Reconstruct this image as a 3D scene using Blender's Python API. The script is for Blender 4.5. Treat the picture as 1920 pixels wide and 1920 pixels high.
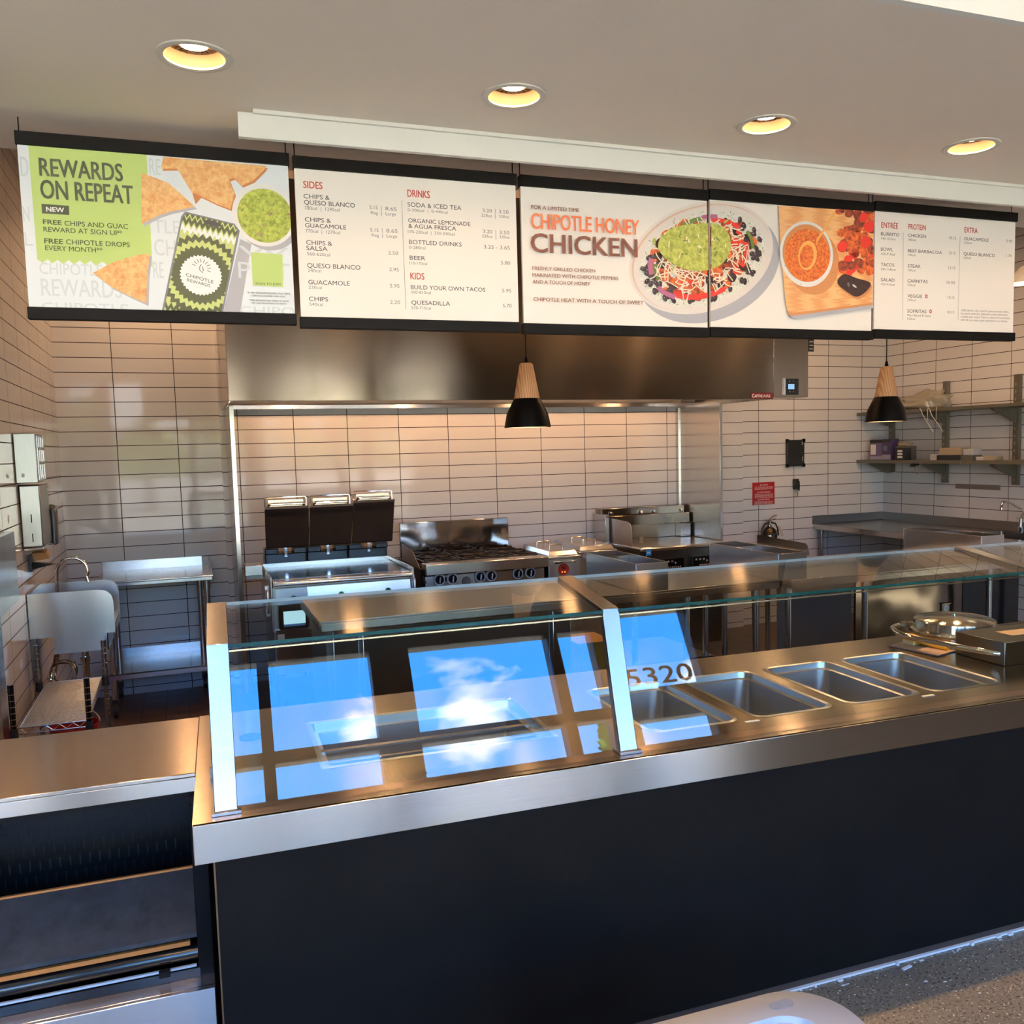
import bpy, bmesh, math, random
from mathutils import Vector, Matrix
R_ = math.radians
for o in list(bpy.data.objects): bpy.data.objects.remove(o)
SC = bpy.context.scene
COL = SC.collection
random.seed(7)

# ------------------------------------------------------------------ camera
cam = bpy.data.cameras.new('camera'); camo = bpy.data.objects.new('camera', cam); COL.objects.link(camo)
CAMROT = [[0.93012973, 0.05541122, -0.36302656], [-0.36640792, 0.0738787, -0.92751667], [-0.0245749, 0.99572664, 0.08901988]]
camo.matrix_world = Matrix.Translation((0.8149, -7.0457, 1.7397)) @ Matrix(CAMROT).to_4x4()
cam.sensor_width = 36; cam.lens = 1664.505/1920*36
cam.shift_x = -41.39/1920; cam.shift_y = 29.63/1920
cam.clip_start = .05; cam.clip_end = 300
SC.camera = camo

# ------------------------------------------------------------------ look
SC.view_settings.view_transform = 'Standard'
SC.view_settings.look = 'None'
SC.view_settings.gamma = 1
SC.view_settings.use_curve_mapping = False
SC.view_settings.exposure = 0.62
SC.cycles.max_bounces = 10; SC.cycles.diffuse_bounces = 4; SC.cycles.glossy_bounces = 6
SC.cycles.transparent_max_bounces = 16; SC.cycles.transmission_bounces = 6
SC.cycles.caustics_reflective = False; SC.cycles.caustics_refractive = False
SC.cycles.sample_clamp_indirect = 6.0

# ------------------------------------------------------------------ node helper
class NT:
    def __init__(s, tree): s.t = tree; s.n = tree.nodes; s.l = tree.links
    def node(s, typ, **kw):
        n = s.n.new(typ)
        for k, v in kw.items():
            if k.startswith('i_'): n.inputs[int(k[2:])].default_value = v
            else: setattr(n, k, v)
        return n
    def link(s, a, b): s.l.new(a, b)
    def math(s, op, a, b=None, c=None, clamp=False):
        n = s.n.new('ShaderNodeMath'); n.operation = op; n.use_clamp = clamp
        for i, v in enumerate((a, b, c)):
            if v is None: continue
            if isinstance(v, (int, float)): n.inputs[i].default_value = v
            else: s.l.new(v, n.inputs[i])
        return n.outputs[0]
    def ramp(s, fac, stops, interp='LINEAR'):
        n = s.n.new('ShaderNodeValToRGB'); n.color_ramp.interpolation = interp
        e = n.color_ramp.elements
        while len(e) < len(stops): e.new(.5)
        for q, (p, c) in zip(e, stops): q.position = p; q.color = (*c, 1) if len(c) == 3 else c
        s.l.new(fac, n.inputs[0]); return n.outputs[0]
    def noise(s, vec=None, scale=5, detail=2, rough=.5, dist=0):
        n = s.n.new('ShaderNodeTexNoise'); n.inputs['Scale'].default_value = scale
        n.inputs['Detail'].default_value = detail; n.inputs['Roughness'].default_value = rough
        n.inputs['Distortion'].default_value = dist
        if vec is not None: s.l.new(vec, n.inputs['Vector'])
        return n.outputs['Fac']
    def mixc(s, fac, a, b):
        n = s.n.new('ShaderNodeMix'); n.data_type = 'RGBA'
        if isinstance(fac, (int, float)): n.inputs[0].default_value = fac
        else: s.l.new(fac, n.inputs[0])
        for i, v in ((6, a), (7, b)):
            if isinstance(v, tuple): n.inputs[i].default_value = (*v, 1) if len(v) == 3 else v
            else: s.l.new(v, n.inputs[i])
        return n.outputs[2]

# ------------------------------------------------------------------ world: blue sky with clouds, ground below the horizon
W = bpy.data.worlds.new('sky'); SC.world = W; W.use_nodes = True
k = NT(W.node_tree); k.n.clear()
tc = k.node('ShaderNodeTexCoord')
sx = k.node('ShaderNodeSeparateXYZ'); k.link(tc.outputs['Generated'], sx.inputs[0])
z01 = k.math('MULTIPLY_ADD', sx.outputs[2], .5, .5)
skyc = k.ramp(z01, [(0.0, (.16, .15, .14)), (0.497, (.20, .20, .19)), (0.503, (.50, .52, .52)), (0.56, (.45, .58, .72)), (0.60, (.12, .44, 1.1)), (0.645, (.05, .38, 1.2)), (0.70, (.08, .36, .95)), (0.78, (.34, .35, .36)), (1.0, (.32, .32, .33))])
CLOUDS = [((.2136, -.939, .258), .060), ((.219, -.95, .216), .046), ((.10, -.959, .258), .036), ((.445, -.865, .236), .040), ((-.2, -.93, .2), .10), ((-.3, -.9, .30), .06)]
cm = k.node('ShaderNodeMapping'); k.link(tc.outputs['Generated'], cm.inputs[0]); cm.inputs['Scale'].default_value = (1, 1, 2.2)
cm.inputs['Location'].default_value = CLOUD_LOC = (1.13, .4, .22)
cf = k.noise(cm.outputs[0], 9.0, 10, .62, .3)
blob = None
for c_, r_ in CLOUDS:
    ds = k.node('ShaderNodeVectorMath', operation='DISTANCE'); k.link(tc.outputs['Generated'], ds.inputs[0]); L_ = math.sqrt(sum(x*x for x in c_)); ds.inputs[1].default_value = tuple(x/L_ for x in c_)
    q_ = k.math('SUBTRACT', 1.0, k.math('DIVIDE', ds.outputs['Value'], r_*1.5))
    blob = q_ if blob is None else k.math('MAXIMUM', blob, q_)
cf = k.math('MULTIPLY_ADD', k.math('MAXIMUM', blob, -.6), .45, cf)
cmask = k.math('MULTIPLY', k.ramp(cf, [(.72, (0, 0, 0)), (.90, (1, 1, 1))]), k.ramp(sx.outputs[2], [(.10, (.9, .9, .9)), (.30, (1, 1, 1)), (.40, (0, 0, 0))]))
cmask = k.math('MULTIPLY', cmask, k.math('GREATER_THAN', sx.outputs[2], .0))
skyf = k.mixc(cmask, skyc, (1.0, 1.02, 1.05))
bg = k.node('ShaderNodeBackground'); k.link(skyf, bg.inputs[0]); bg.inputs[1].default_value = SKY_STRENGTH = 11.0
wo = k.node('ShaderNodeOutputWorld'); k.link(bg.outputs[0], wo.inputs[0])
W.cycles.sampling_method = 'MANUAL'; W.cycles.sample_map_resolution = 512

# ------------------------------------------------------------------ sun: high behind the building, lights the ground outside
sun = bpy.data.lights.new('sun', 'SUN'); sun.energy = SUN_E = 95.0; sun.color = (1.0, .93, .82); sun.angle = .01
suno = bpy.data.objects.new('sun', sun); COL.objects.link(suno); suno.rotation_euler = (-.55, .12, 0); suno.location = (0, 6, 12)

# ------------------------------------------------------------------ materials
def hexc(h):
    c = [int(h[i:i+2], 16)/255 for i in (0, 2, 4)]
    return tuple(x/12.92 if x <= .04045 else ((x+.055)/1.055)**2.4 for x in c)
MATS = {}
def base(name):
    m = bpy.data.materials.new(name); m.use_nodes = True
    n = NT(m.node_tree); b = n.n['Principled BSDF']; MATS[name] = m
    return m, n, b
def mat(name, color, rough=.5, metal=0, spec=.5, emit=None, estr=0, coat=0, noise=None, bump=None, trans=0):
    """plain material; noise=(scale, amount) varies its colour, bump=(scale, strength) its surface"""
    m, n, b = base(name)
    b.inputs['Base Color'].default_value = (*color, 1)
    b.inputs['Roughness'].default_value = rough; b.inputs['Metallic'].default_value = metal
    b.inputs['Specular IOR Level'].default_value = spec; b.inputs['Coat Weight'].default_value = coat
    b.inputs['Transmission Weight'].default_value = trans
    if emit: b.inputs['Emission Color'].default_value = (*emit, 1); b.inputs['Emission Strength'].default_value = estr
    if noise or bump:
        t = n.node('ShaderNodeTexCoord')
        if noise:
            f = n.noise(t.outputs['Object'], noise[0], 4, .6)
            c2 = tuple(max(0, x*(1-noise[1])) for x in color); c3 = tuple(min(1, x*(1+noise[1])) for x in color)
            n.link(n.ramp(f, [(.3, c2), (.7, c3)]), b.inputs['Base Color'])
        if bump:
            f = n.noise(t.outputs['Object'], bump[0], 3, .5)
            q = n.node('ShaderNodeBump'); q.inputs['Strength'].default_value = bump[1]; q.inputs['Distance'].default_value = .02
            n.link(f, q.inputs['Height']); n.link(q.outputs[0], b.inputs['Normal'])
    return m
def steel(name, col=(.60, .58, .55), rough=.22, aniso=.75, warp=None, brush='X'):
    """brushed stainless: grain along X, highlights stretched across it"""
    m, n, b = base(name)
    b.inputs['Base Color'].default_value = (*col, 1); b.inputs['Metallic'].default_value = 1
    b.inputs['Roughness'].default_value = rough; b.inputs['Anisotropic'].default_value = aniso
    g = n.node('ShaderNodeNewGeometry')
    cr = n.node('ShaderNodeVectorMath', operation='CROSS_PRODUCT'); n.link(g.outputs['Normal'], cr.inputs[0])
    cr.inputs[1].default_value = (1, .02, 0) if brush == 'X' else (0, 0, 1)
    sp = n.node('ShaderNodeSeparateXYZ'); n.link(g.outputs['Normal'], sp.inputs[0])
    cb = n.node('ShaderNodeCombineXYZ')
    if brush == 'X':
        n.link(n.math('POWER', n.math('ABSOLUTE', sp.outputs[0]), 4.0), cb.inputs[2])
    else:
        n.link(n.math('POWER', n.math('ABSOLUTE', sp.outputs[2]), 4.0), cb.inputs[0])
    ad = n.node('ShaderNodeVectorMath', operation='ADD'); n.link(cr.outputs[0], ad.inputs[0]); n.link(cb.outputs[0], ad.inputs[1])
    n.link(ad.outputs[0], b.inputs['Tangent'])
    t = n.node('ShaderNodeTexCoord'); mp = n.node('ShaderNodeMapping'); n.link(t.outputs['Object'], mp.inputs[0])
    mp.inputs['Scale'].default_value = (1.5, 90, 90) if brush == 'X' else (90, 90, 1.5)
    f = n.noise(mp.outputs[0], 6, 3, .6)
    n.link(n.ramp(f, [(.3, tuple(x*.93 for x in col)), (.7, tuple(min(1, x*1.05) for x in col))]), b.inputs['Base Color'])
    if warp:
        f2 = n.noise(t.outputs['Object'], warp[0], 1, .4)
        q = n.node('ShaderNodeBump'); q.inputs['Strength'].default_value = warp[1]; q.inputs['Distance'].default_value = .05
        n.link(f2, q.inputs['Height']); n.link(q.outputs[0], b.inputs['Normal'])
    return m
def tile_mat(name, axis, u0, z0, w=.4083, h=.1046, col=(.72, .68, .66), grout=(.030, .022, .018), rough=.045):
    """glazed wall tile, stacked, dark grout; axis = world axis the tiles run along"""
    m, n, b = base(name)
    g = n.node('ShaderNodeNewGeometry'); s = n.node('ShaderNodeSeparateXYZ'); n.link(g.outputs['Position'], s.inputs[0])
    u = n.math('SUBTRACT', s.outputs[axis], u0 - 40*w); z = n.math('SUBTRACT', s.outputs[2], z0 - 60*h)
    def edge(v, p, half):
        f = n.math('FRACT', n.math('DIVIDE', v, p)); d = n.math('MINIMUM', f, n.math('SUBTRACT', 1.0, f))
        d = n.math('MULTIPLY', d, p)
        mr = n.node('ShaderNodeMapRange'); n.link(d, mr.inputs[0]); mr.inputs[1].default_value = half*.8; mr.inputs[2].default_value = half*1.3
        return mr.outputs[0]
    tile = n.math('MINIMUM', edge(u, w, .0026), edge(z, h, .0026))
    cell = n.node('ShaderNodeCombineXYZ'); n.link(n.math('FLOOR', n.math('DIVIDE', u, w)), cell.inputs[0]); n.link(n.math('FLOOR', n.math('DIVIDE', z, h)), cell.inputs[1])
    wn = n.node('ShaderNodeTexWhiteNoise', noise_dimensions='2D'); n.link(cell.outputs[0], wn.inputs['Vector'])
    tc_ = n.ramp(wn.outputs['Value'], [(0, tuple(x*.97 for x in col)), (1, col)])
    n.link(n.mixc(tile, grout, tc_), b.inputs['Base Color'])
    mr = n.node('ShaderNodeMapRange'); n.link(tile, mr.inputs[0]); mr.inputs[3].default_value = .8; mr.inputs[4].default_value = rough
    n.link(mr.outputs[0], b.inputs['Roughness'])
    b.inputs['Specular IOR Level'].default_value = .30
    # slightly pillowed, rippled glaze
    nz = n.noise(g.outputs['Position'], 9, 2, .5)
    hgt = n.math('ADD', n.math('MULTIPLY', nz, .25), n.math('MULTIPLY', wn.outputs['Value'], .0))
    hh = n.math('ADD', hgt, n.math('MULTIPLY', tile, .35))
    q = n.node('ShaderNodeBump'); q.inputs['Strength'].default_value = .10; q.inputs['Distance'].default_value = .012
    n.link(hh, q.inputs['Height']); n.link(q.outputs[0], b.inputs['Normal'])
    return m
def glass_mat(name, tint=(.93, .97, .95), f0=.045):
    """thin clear pane: see-through with a mirror reflection that grows towards grazing"""
    m = bpy.data.materials.new(name); m.use_nodes = True; n = NT(m.node_tree); n.n.clear(); MATS[name] = m
    g = n.node('ShaderNodeNewGeometry')
    d = n.node('ShaderNodeVectorMath', operation='DOT_PRODUCT'); n.link(g.outputs['Normal'], d.inputs[0]); n.link(g.outputs['Incoming'], d.inputs[1])
    c = n.math('ABSOLUTE', d.outputs['Value'])
    f = n.math('MULTIPLY_ADD', n.math('POWER', n.math('SUBTRACT', 1.0, c), 5.0), 1-f0, f0, clamp=True)
    t = n.node('ShaderNodeBsdfTransparent'); t.inputs[0].default_value = (*tint, 1)
    gl = n.node('ShaderNodeBsdfGlossy'); gl.inputs['Roughness'].default_value = 0.0
    mx = n.node('ShaderNodeMixShader'); n.link(f, mx.inputs[0]); n.link(t.outputs[0], mx.inputs[1]); n.link(gl.outputs[0], mx.inputs[2])
    o = n.node('ShaderNodeOutputMaterial'); n.link(mx.outputs[0], o.inputs[0])
    return m
def floor_tiles(name, size, col, grout, rough):
    m, n, b = base(name)
    g = n.node('ShaderNodeNewGeometry')
    br = n.node('ShaderNodeTexBrick'); br.offset = 0; n.link(g.outputs['Position'], br.inputs['Vector'])
    br.inputs['Scale'].default_value = 1; br.inputs['Brick Width'].default_value = size; br.inputs['Row Height'].default_value = size
    br.inputs['Mortar Size'].default_value = .004
    br.inputs['Color1'].default_value = (*col, 1); br.inputs['Color2'].default_value = (*[x*.8 for x in col], 1); br.inputs['Mortar'].default_value = (*grout, 1)
    n.link(br.outputs[0], b.inputs['Base Color']); b.inputs['Roughness'].default_value = rough
    return m
STEEL = steel('brushed_steel', rough=.23, aniso=.82)
STEEL_V = steel('brushed_steel_upright', brush='Z')
STEEL_HOOD = steel('hood_steel', (.34, .29, .235), .16, .93, warp=(1.6, .16))
STEEL_TOP = steel('counter_steel', (.47, .395, .32), .21, .93, warp=(2.2, .03))
STEEL_MIRROR = steel('mirror_steel', (.45, .42, .40), .08, .3, warp=(2.6, .35))
STEEL_DMIRROR = steel('dark_mirror_steel', (.15, .12, .10), .12, .3, warp=(2.6, .35))
STEEL_DARK = steel('dark_steel', (.22, .21, .20), .28, .5)
STEEL_GUARD = steel('guard_steel', (.40, .40, .41), .24, .6)
STEEL_WELL = steel('well_steel', (.50, .50, .50), .30, .4)
CHROME = mat('chrome', (.75, .74, .72), .07, 1)
WIRE = mat('zinc_wire', (.62, .60, .56), .25, 1)
PLATEN = mat('seasoned_platen', (.0075, .0042, .003), .6, 0, spec=.18, noise=(6, .3))
COPPERY = mat('warm_steel_edge', (.62, .50, .38), .25, 1)
CASTIRON = mat('cast_iron', (.030, .022, .018), .5, .4, noise=(30, .3))
BLACK = mat('black_laminate', (.0080, .0070, .0066), .5, spec=.07, noise=(3, .15))
BLACK_GLOSS = mat('black_gloss', (.006, .006, .007), .12)
BLACK_SATIN = mat('black_satin', (.0025, .0022, .002), .35, spec=.14)
BLACK_PLASTIC = mat('black_plastic', (.012, .012, .013), .45)
RAIL_BLACK = mat('sign_rail_black', (.0035, .003, .003), .6, spec=.12)
WHITE_PAINT = mat('white_paint', (.72, .72, .67), .6)
CEIL = mat('ceiling_paint', (.84, .75, .66), .75, noise=(1.2, .03))
CEIL_W = mat('white_ceiling', (.80, .80, .76), .7)
DINING_WALL = mat('dining_wall_wood', (.09, .065, .045), .6)
MULLION = mat('dark_bronze_frame', (.030, .026, .024), .4, .3)
GLASS = glass_mat('clear_glass')
GLASS_WIN = glass_mat('window_glass', (.97, .98, .98), .03)
GLASS_EDGE = mat('green_glass_edge', (.004, .045, .038), .12, spec=.8)
GLASS_EDGE_L = mat('pale_glass_edge', (.55, .66, .66), .15, spec=.8)
TILE_HOOD = tile_mat('hood_wall_tile', 0, .3888, 2.56)
TILE_BACK = tile_mat('alcove_wall_tile', 0, .3748, 2.5645)
TILE_BACK_R = tile_mat('right_wall_section_tile', 0, 6.7179, 2.673)
TILE_LEFT = tile_mat('left_wall_tile', 1, -1.000, 2.5645)
TILE_RIGHT = tile_mat('right_wall_tile', 1, -.2029, 2.673)
QUARRY = floor_tiles('quarry_tile', .152, (.15, .085, .06), (.03, .026, .022), .35)
WOOD = None
def wood(name, c1, c2, ax=2, scale=1.0):
    m, n, b = base(name)
    t = n.node('ShaderNodeTexCoord'); mp = n.node('ShaderNodeMapping'); n.link(t.outputs['Object'], mp.inputs[0])
    s = [14*scale]*3; s[ax] = 1.2*scale*(.35 if scale > 1 else 1); mp.inputs['Scale'].default_value = s
    wv = n.node('ShaderNodeTexWave', wave_type='BANDS'); n.link(mp.outputs[0], wv.inputs['Vector'])
    wv.inputs['Scale'].default_value = 2.2; wv.inputs['Distortion'].default_value = 5; wv.inputs['Detail'].default_value = 3
    n.link(n.ramp(wv.outputs['Fac'], [(.1, c1), (.9, c2)]), b.inputs['Base Color']); b.inputs['Roughness'].default_value = .5
    return m
WOOD = wood('ash_wood', (.42, .19, .085), (.58, .32, .15))
def concrete():
    m, n, b = base('polished_concrete')
    g = n.node('ShaderNodeNewGeometry')
    f = n.noise(g.outputs['Position'], 2.5, 4, .6)
    c = n.ramp(f, [(.3, (.15, .14, .115)), (.7, (.235, .215, .175))])
    v = n.node('ShaderNodeTexVoronoi'); v.inputs['Scale'].default_value = 95; n.link(g.outputs['Position'], v.inputs['Vector'])
    f2 = n.noise(g.outputs['Position'], 120, 3, .8)
    sp = n.math('MULTIPLY', n.math('LESS_THAN', v.outputs['Distance'], .26), n.math('GREATER_THAN', n.noise(g.outputs['Position'], 60, 3, .8), .53))
    dk = n.math('LESS_THAN', n.noise(g.outputs['Position'], 90, 2, .7), .42)
    c = n.mixc(dk, c, (.06, .057, .05))
    n.link(n.mixc(sp, c, (.62, .58, .48)), b.inputs['Base Color']); b.inputs['Roughness'].default_value = .32
    return m
CONCRETE = concrete()
WARM = (1.0, .52, .20)
def lamp_mat(name, col, s): return mat(name, (.9, .8, .6), .5, emit=col, estr=s)
BULB = lamp_mat('lamp_warm', (1.0, .58, .28), 120)
BULB_FILL = lamp_mat('dining_fill_warm', (1.0, .62, .34), 55)
BULB_K = lamp_mat('kitchen_lamp_warm', (1.0, .58, .29), 175)
BULB_H = lamp_mat('hood_lamp_warm', (1.0, .54, .27), 85)
BULB_P = lamp_mat('pendant_lamp_warm', (1.0, .62, .30), 16)

# ------------------------------------------------------------------ frames: W = kitchen walls, F = counter front (turned a little)
TH = -0.034
FO = Vector((0.8149, -7.0457, 0)); FX = Vector((math.cos(TH), math.sin(TH), 0)); FY = Vector((-math.sin(TH), math.cos(TH), 0))
def toW(p, fr):
    p = Vector(p)
    return p if fr == 'W' else FO + p.x*FX + p.y*FY + Vector((0, 0, p.z))

class MB:
    """collects shapes in one bmesh"""
    def __init__(s): s.bm = bmesh.new()
    def face(s, pts, mi=0):
        f = s.bm.faces.new([s.bm.verts.new(p) for p in pts]); f.material_index = mi; return s
    def box(s, x0, x1, y0, y1, z0, z1, mi=0, rot=None, piv=None):
        v = [Vector((x, y, z)) for x in (x0, x1) for y in (y0, y1) for z in (z0, z1)]
        if rot is not None:
            pv = Vector(piv) if piv else Vector(((x0+x1)/2, (y0+y1)/2, (z0+z1)/2))
            v = [rot @ (q-pv)+pv for q in v]
        v = [s.bm.verts.new(q) for q in v]
        for q in ((0,1,3,2),(4,6,7,5),(0,4,5,1),(2,3,7,6),(0,2,6,4),(1,5,7,3)):
            f = s.bm.faces.new([v[i] for i in q]); f.material_index = mi
        return s
    def hexa(s, b, t, mi=0):
        """solid between two matching 4-point loops"""
        n = len(b); vb = [s.bm.verts.new(p) for p in b]; vt = [s.bm.verts.new(p) for p in t]
        f = s.bm.faces.new(vb[::-1]); f.material_index = mi
        f = s.bm.faces.new(vt); f.material_index = mi
        for i in range(n):
            f = s.bm.faces.new((vb[i], vb[(i+1) % n], vt[(i+1) % n], vt[i])); f.material_index = mi
        return s
    def prism(s, pts, vec, mi=0):
        v = Vector(vec); pts = [Vector(p) for p in pts]
        return s.hexa(pts, [p+v for p in pts], mi)
    def cyl(s, p0, p1, r0, r1=None, seg=16, mi=0, cap=True):
        p0, p1 = Vector(p0), Vector(p1); r1 = r0 if r1 is None else r1
        d = (p1-p0).normalized(); a = d.orthogonal().normalized(); b = d.cross(a)
        A = [s.bm.verts.new(p0+r0*(math.cos(2*math.pi*i/seg)*a+math.sin(2*math.pi*i/seg)*b)) for i in range(seg)]
        B = [s.bm.verts.new(p1+r1*(math.cos(2*math.pi*i/seg)*a+math.sin(2*math.pi*i/seg)*b)) for i in range(seg)]
        for i in range(seg):
            f = s.bm.faces.new((A[i], A[(i+1) % seg], B[(i+1) % seg], B[i])); f.material_index = mi
        if cap:
            f = s.bm.faces.new(A[::-1]); f.material_index = mi
            f = s.bm.faces.new(B); f.material_index = mi
        return s
    def tube(s, pts, r, seg=8, mi=0, closed=False):
        pts = [Vector(p) for p in pts]; n = len(pts); rings = []
        up = None
        for i in range(n):
            if closed: t = (pts[(i+1) % n]-pts[i-1]).normalized()
            else: t = (pts[min(i+1, n-1)]-pts[max(i-1, 0)]).normalized()
            a = t.orthogonal().normalized() if up is None else (up - up.dot(t)*t).normalized()
            up = a; b = t.cross(a)
            rings.append([s.bm.verts.new(pts[i]+r*(math.cos(2*math.pi*j/seg)*a+math.sin(2*math.pi*j/seg)*b)) for j in range(seg)])
        m = n if closed else n-1
        for i in range(m):
            A, B = rings[i], rings[(i+1) % n]
            for j in range(seg):
                f = s.bm.faces.new((A[j], A[(j+1) % seg], B[(j+1) % seg], B[j])); f.material_index = mi
        if not closed:
            f = s.bm.faces.new(rings[0][::-1]); f.material_index = mi
            f = s.bm.faces.new(rings[-1]); f.material_index = mi
        return s
    def lathe(s, prof, c, seg=32, mi=0, sx=1, sy=1):
        c = Vector(c); rings = []
        for r, z in prof:
            if r < 1e-5: rings.append([s.bm.verts.new(c+Vector((0, 0, z)))])
            else: rings.append([s.bm.verts.new(c+Vector((sx*r*math.cos(2*math.pi*i/seg), sy*r*math.sin(2*math.pi*i/seg), z))) for i in range(seg)])
        for A, B in zip(rings, rings[1:]):
            if len(A) == 1 and len(B) == 1: continue
            for i in range(seg):
                j = (i+1) % seg
                if len(A) == 1: f = s.bm.faces.new((A[0], B[j], B[i]))
                elif len(B) == 1: f = s.bm.faces.new((A[i], A[j], B[0]))
                else: f = s.bm.faces.new((A[i], A[j], B[j], B[i]))
                f.material_index = mi
        return s

ORG = {}
def _prop(o, label, cat, group, kind):
    if label: o['label'] = label
    if cat: o['category'] = cat
    if group: o['group'] = group
    if kind: o['kind'] = kind
    return o
def thing(name, label, cat, origin, fr='W', group=None):
    o = bpy.data.objects.new(name, None); COL.objects.link(o); o.empty_display_size = .1
    o.location = toW(origin, fr); o.rotation_euler = (0, 0, TH if fr == 'F' else 0)
    ORG[o.name] = (Vector(origin), fr)
    return _prop(o, label, cat, group, None)
def obj(name, mb, m, parent=None, label=None, cat=None, group=None, kind=None, bev=0, fr='W', origin=None, smooth=35):
    """links the collected shapes as ONE mesh object; under a parent they become its part"""
    bm = mb.bm; bmesh.ops.recalc_face_normals(bm, faces=bm.faces)
    if parent is not None: org, fr = ORG[parent.name]
    else: org = Vector(origin) if origin else Vector((0, 0, 0))
    bmesh.ops.translate(bm, vec=-org, verts=bm.verts)
    me = bpy.data.meshes.new(name); bm.to_mesh(me); bm.free()
    for q in (m if isinstance(m, (list, tuple)) else [m]): me.materials.append(q)
    for p in me.polygons: p.use_smooth = True
    me.set_sharp_from_angle(angle=R_(smooth))
    o = bpy.data.objects.new(name, me); COL.objects.link(o)
    if parent is not None: o.parent = parent
    else: o.location = toW(org, fr); o.rotation_euler = (0, 0, TH if fr == 'F' else 0)
    ORG[o.name] = (org, fr)
    if bev:
        b = o.modifiers.new('bevel', 'BEVEL'); b.width = bev; b.segments = 2; b.limit_method = 'ANGLE'; b.angle_limit = R_(40)
    return _prop(o, label, cat, group, kind)
def dup(root, loc=None, fr='W', label=None, rotz=None):
    def cp(o, par):
        c = o.copy(); COL.objects.link(c); c.parent = par
        if o.name in ORG: ORG[c.name] = ORG[o.name]
        for ch in o.children: cp(ch, c)
        return c
    r = cp(root, None)
    if loc is not None: r.location = toW(loc, fr)
    if rotz is not None: r.rotation_euler = (0, 0, rotz)
    if label: r['label'] = label
    return r
def struct(name, mb, m, **kw): return obj(name, mb, m, kind='structure', **kw)

# ------------------------------------------------------------------ lettering
_FC = {}
def glyphs(txt):
    key = txt
    if key not in _FC:
        cu = bpy.data.curves.new('t', 'FONT'); cu.body = txt; cu.size = 1; cu.resolution_u = 3
        o = bpy.data.objects.new('t', cu); COL.objects.link(o)
        bpy.context.view_layer.update()
        me = bpy.data.meshes.new_from_object(o.evaluated_get(bpy.context.evaluated_depsgraph_get()))
        _FC[key] = ([v.co.copy() for v in me.vertices], [tuple(p.vertices) for p in me.polygons])
        bpy.data.objects.remove(o); bpy.data.curves.remove(cu); bpy.data.meshes.remove(me)
    return _FC[key]
CAP = None
def letter(mb, txt, s0, z0, h, w, y, dz=0, bold=0.0, plane='xz', flip=1):
    """writes txt with its baseline starting at (s0, z0), capital height h, overall width w, on the plane y"""
    global CAP
    if CAP is None: CAP = max(v.y for v in glyphs('H')[0])
    vs, fs = glyphs(txt)
    if not vs: return
    x0 = min(v.x for v in vs); x1 = max(v.x for v in vs); sx_ = w/max(1e-6, x1-x0); sy_ = h/CAP
    L = max(w, 1e-6)
    # heavier weights: the same letter laid down several times, slightly shifted
    q = bold*h; sh = [(0, 0)] if q <= 0 else [(-q, -q*.5), (q, -q*.5), (-q, q*.5), (q, q*.5), (0, 0)]
    if q > 0: sx_ *= max(.2, 1-2*q/L)
    for li, (du, dv) in enumerate(sh):
        out = [mb.bm.verts.new((s0+(v.x-x0)*sx_+(q if q > 0 else 0)+du, y-li*3e-5, z0+v.y*sy_+dv+dz*(v.x-x0)*sx_/L)) for v in vs]
        for f in fs:
            try: mb.bm.faces.new([out[i] for i in f])
            except ValueError: pass
# ================================================================== the setting
XR = 7.408
def wall_hole(mb, x0, x1, z0, z1, holes, f):
    """fills a rectangle with faces, leaving rectangular holes; f maps (u, v) to a point"""
    us = sorted({x0, x1, *[h[0] for h in holes], *[h[1] for h in holes]}); vs = sorted({z0, z1, *[h[2] for h in holes], *[h[3] for h in holes]})
    us = [u for u in us if x0 <= u <= x1]; vs = [v for v in vs if z0 <= v <= z1]
    for a, b in zip(us, us[1:]):
        for c, d in zip(vs, vs[1:]):
            if any(h[0] < (a+b)/2 < h[1] and h[2] < (c+d)/2 < h[3] for h in holes): continue
            mb.face([f(a, c), f(b, c), f(b, d), f(a, d)])
HK = 3.5
struct('floor', MB().box(-4.6, 8.2, -3.0, 2.62, -.12, 0), CONCRETE, fr='F')
struct('floor_kitchen', MB().box(-.1, XR+.1, -4.50, .15, -.12, .002), QUARRY)
struct('wall_back', MB().box(1.08, 5.69, 0, .25, 0, HK), TILE_HOOD)
struct('wall_back_left', MB().box(-.12, 1.08, .05, .25, 0, HK), TILE_BACK)
struct('wall_back_right', MB().box(5.69, XR+.12, .05, .25, 0, HK), TILE_BACK_R)
struct('wall_left', MB().box(-.12, 0, -4.35, .05, 0, HK), TILE_LEFT)
struct('wall_right', MB().box(XR, XR+.12, -4.3, .05, 0, HK), TILE_RIGHT)
struct('ceiling', MB().box(-.12, XR+.12, -4.3, .25, HK, HK+.1), CEIL)
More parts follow.
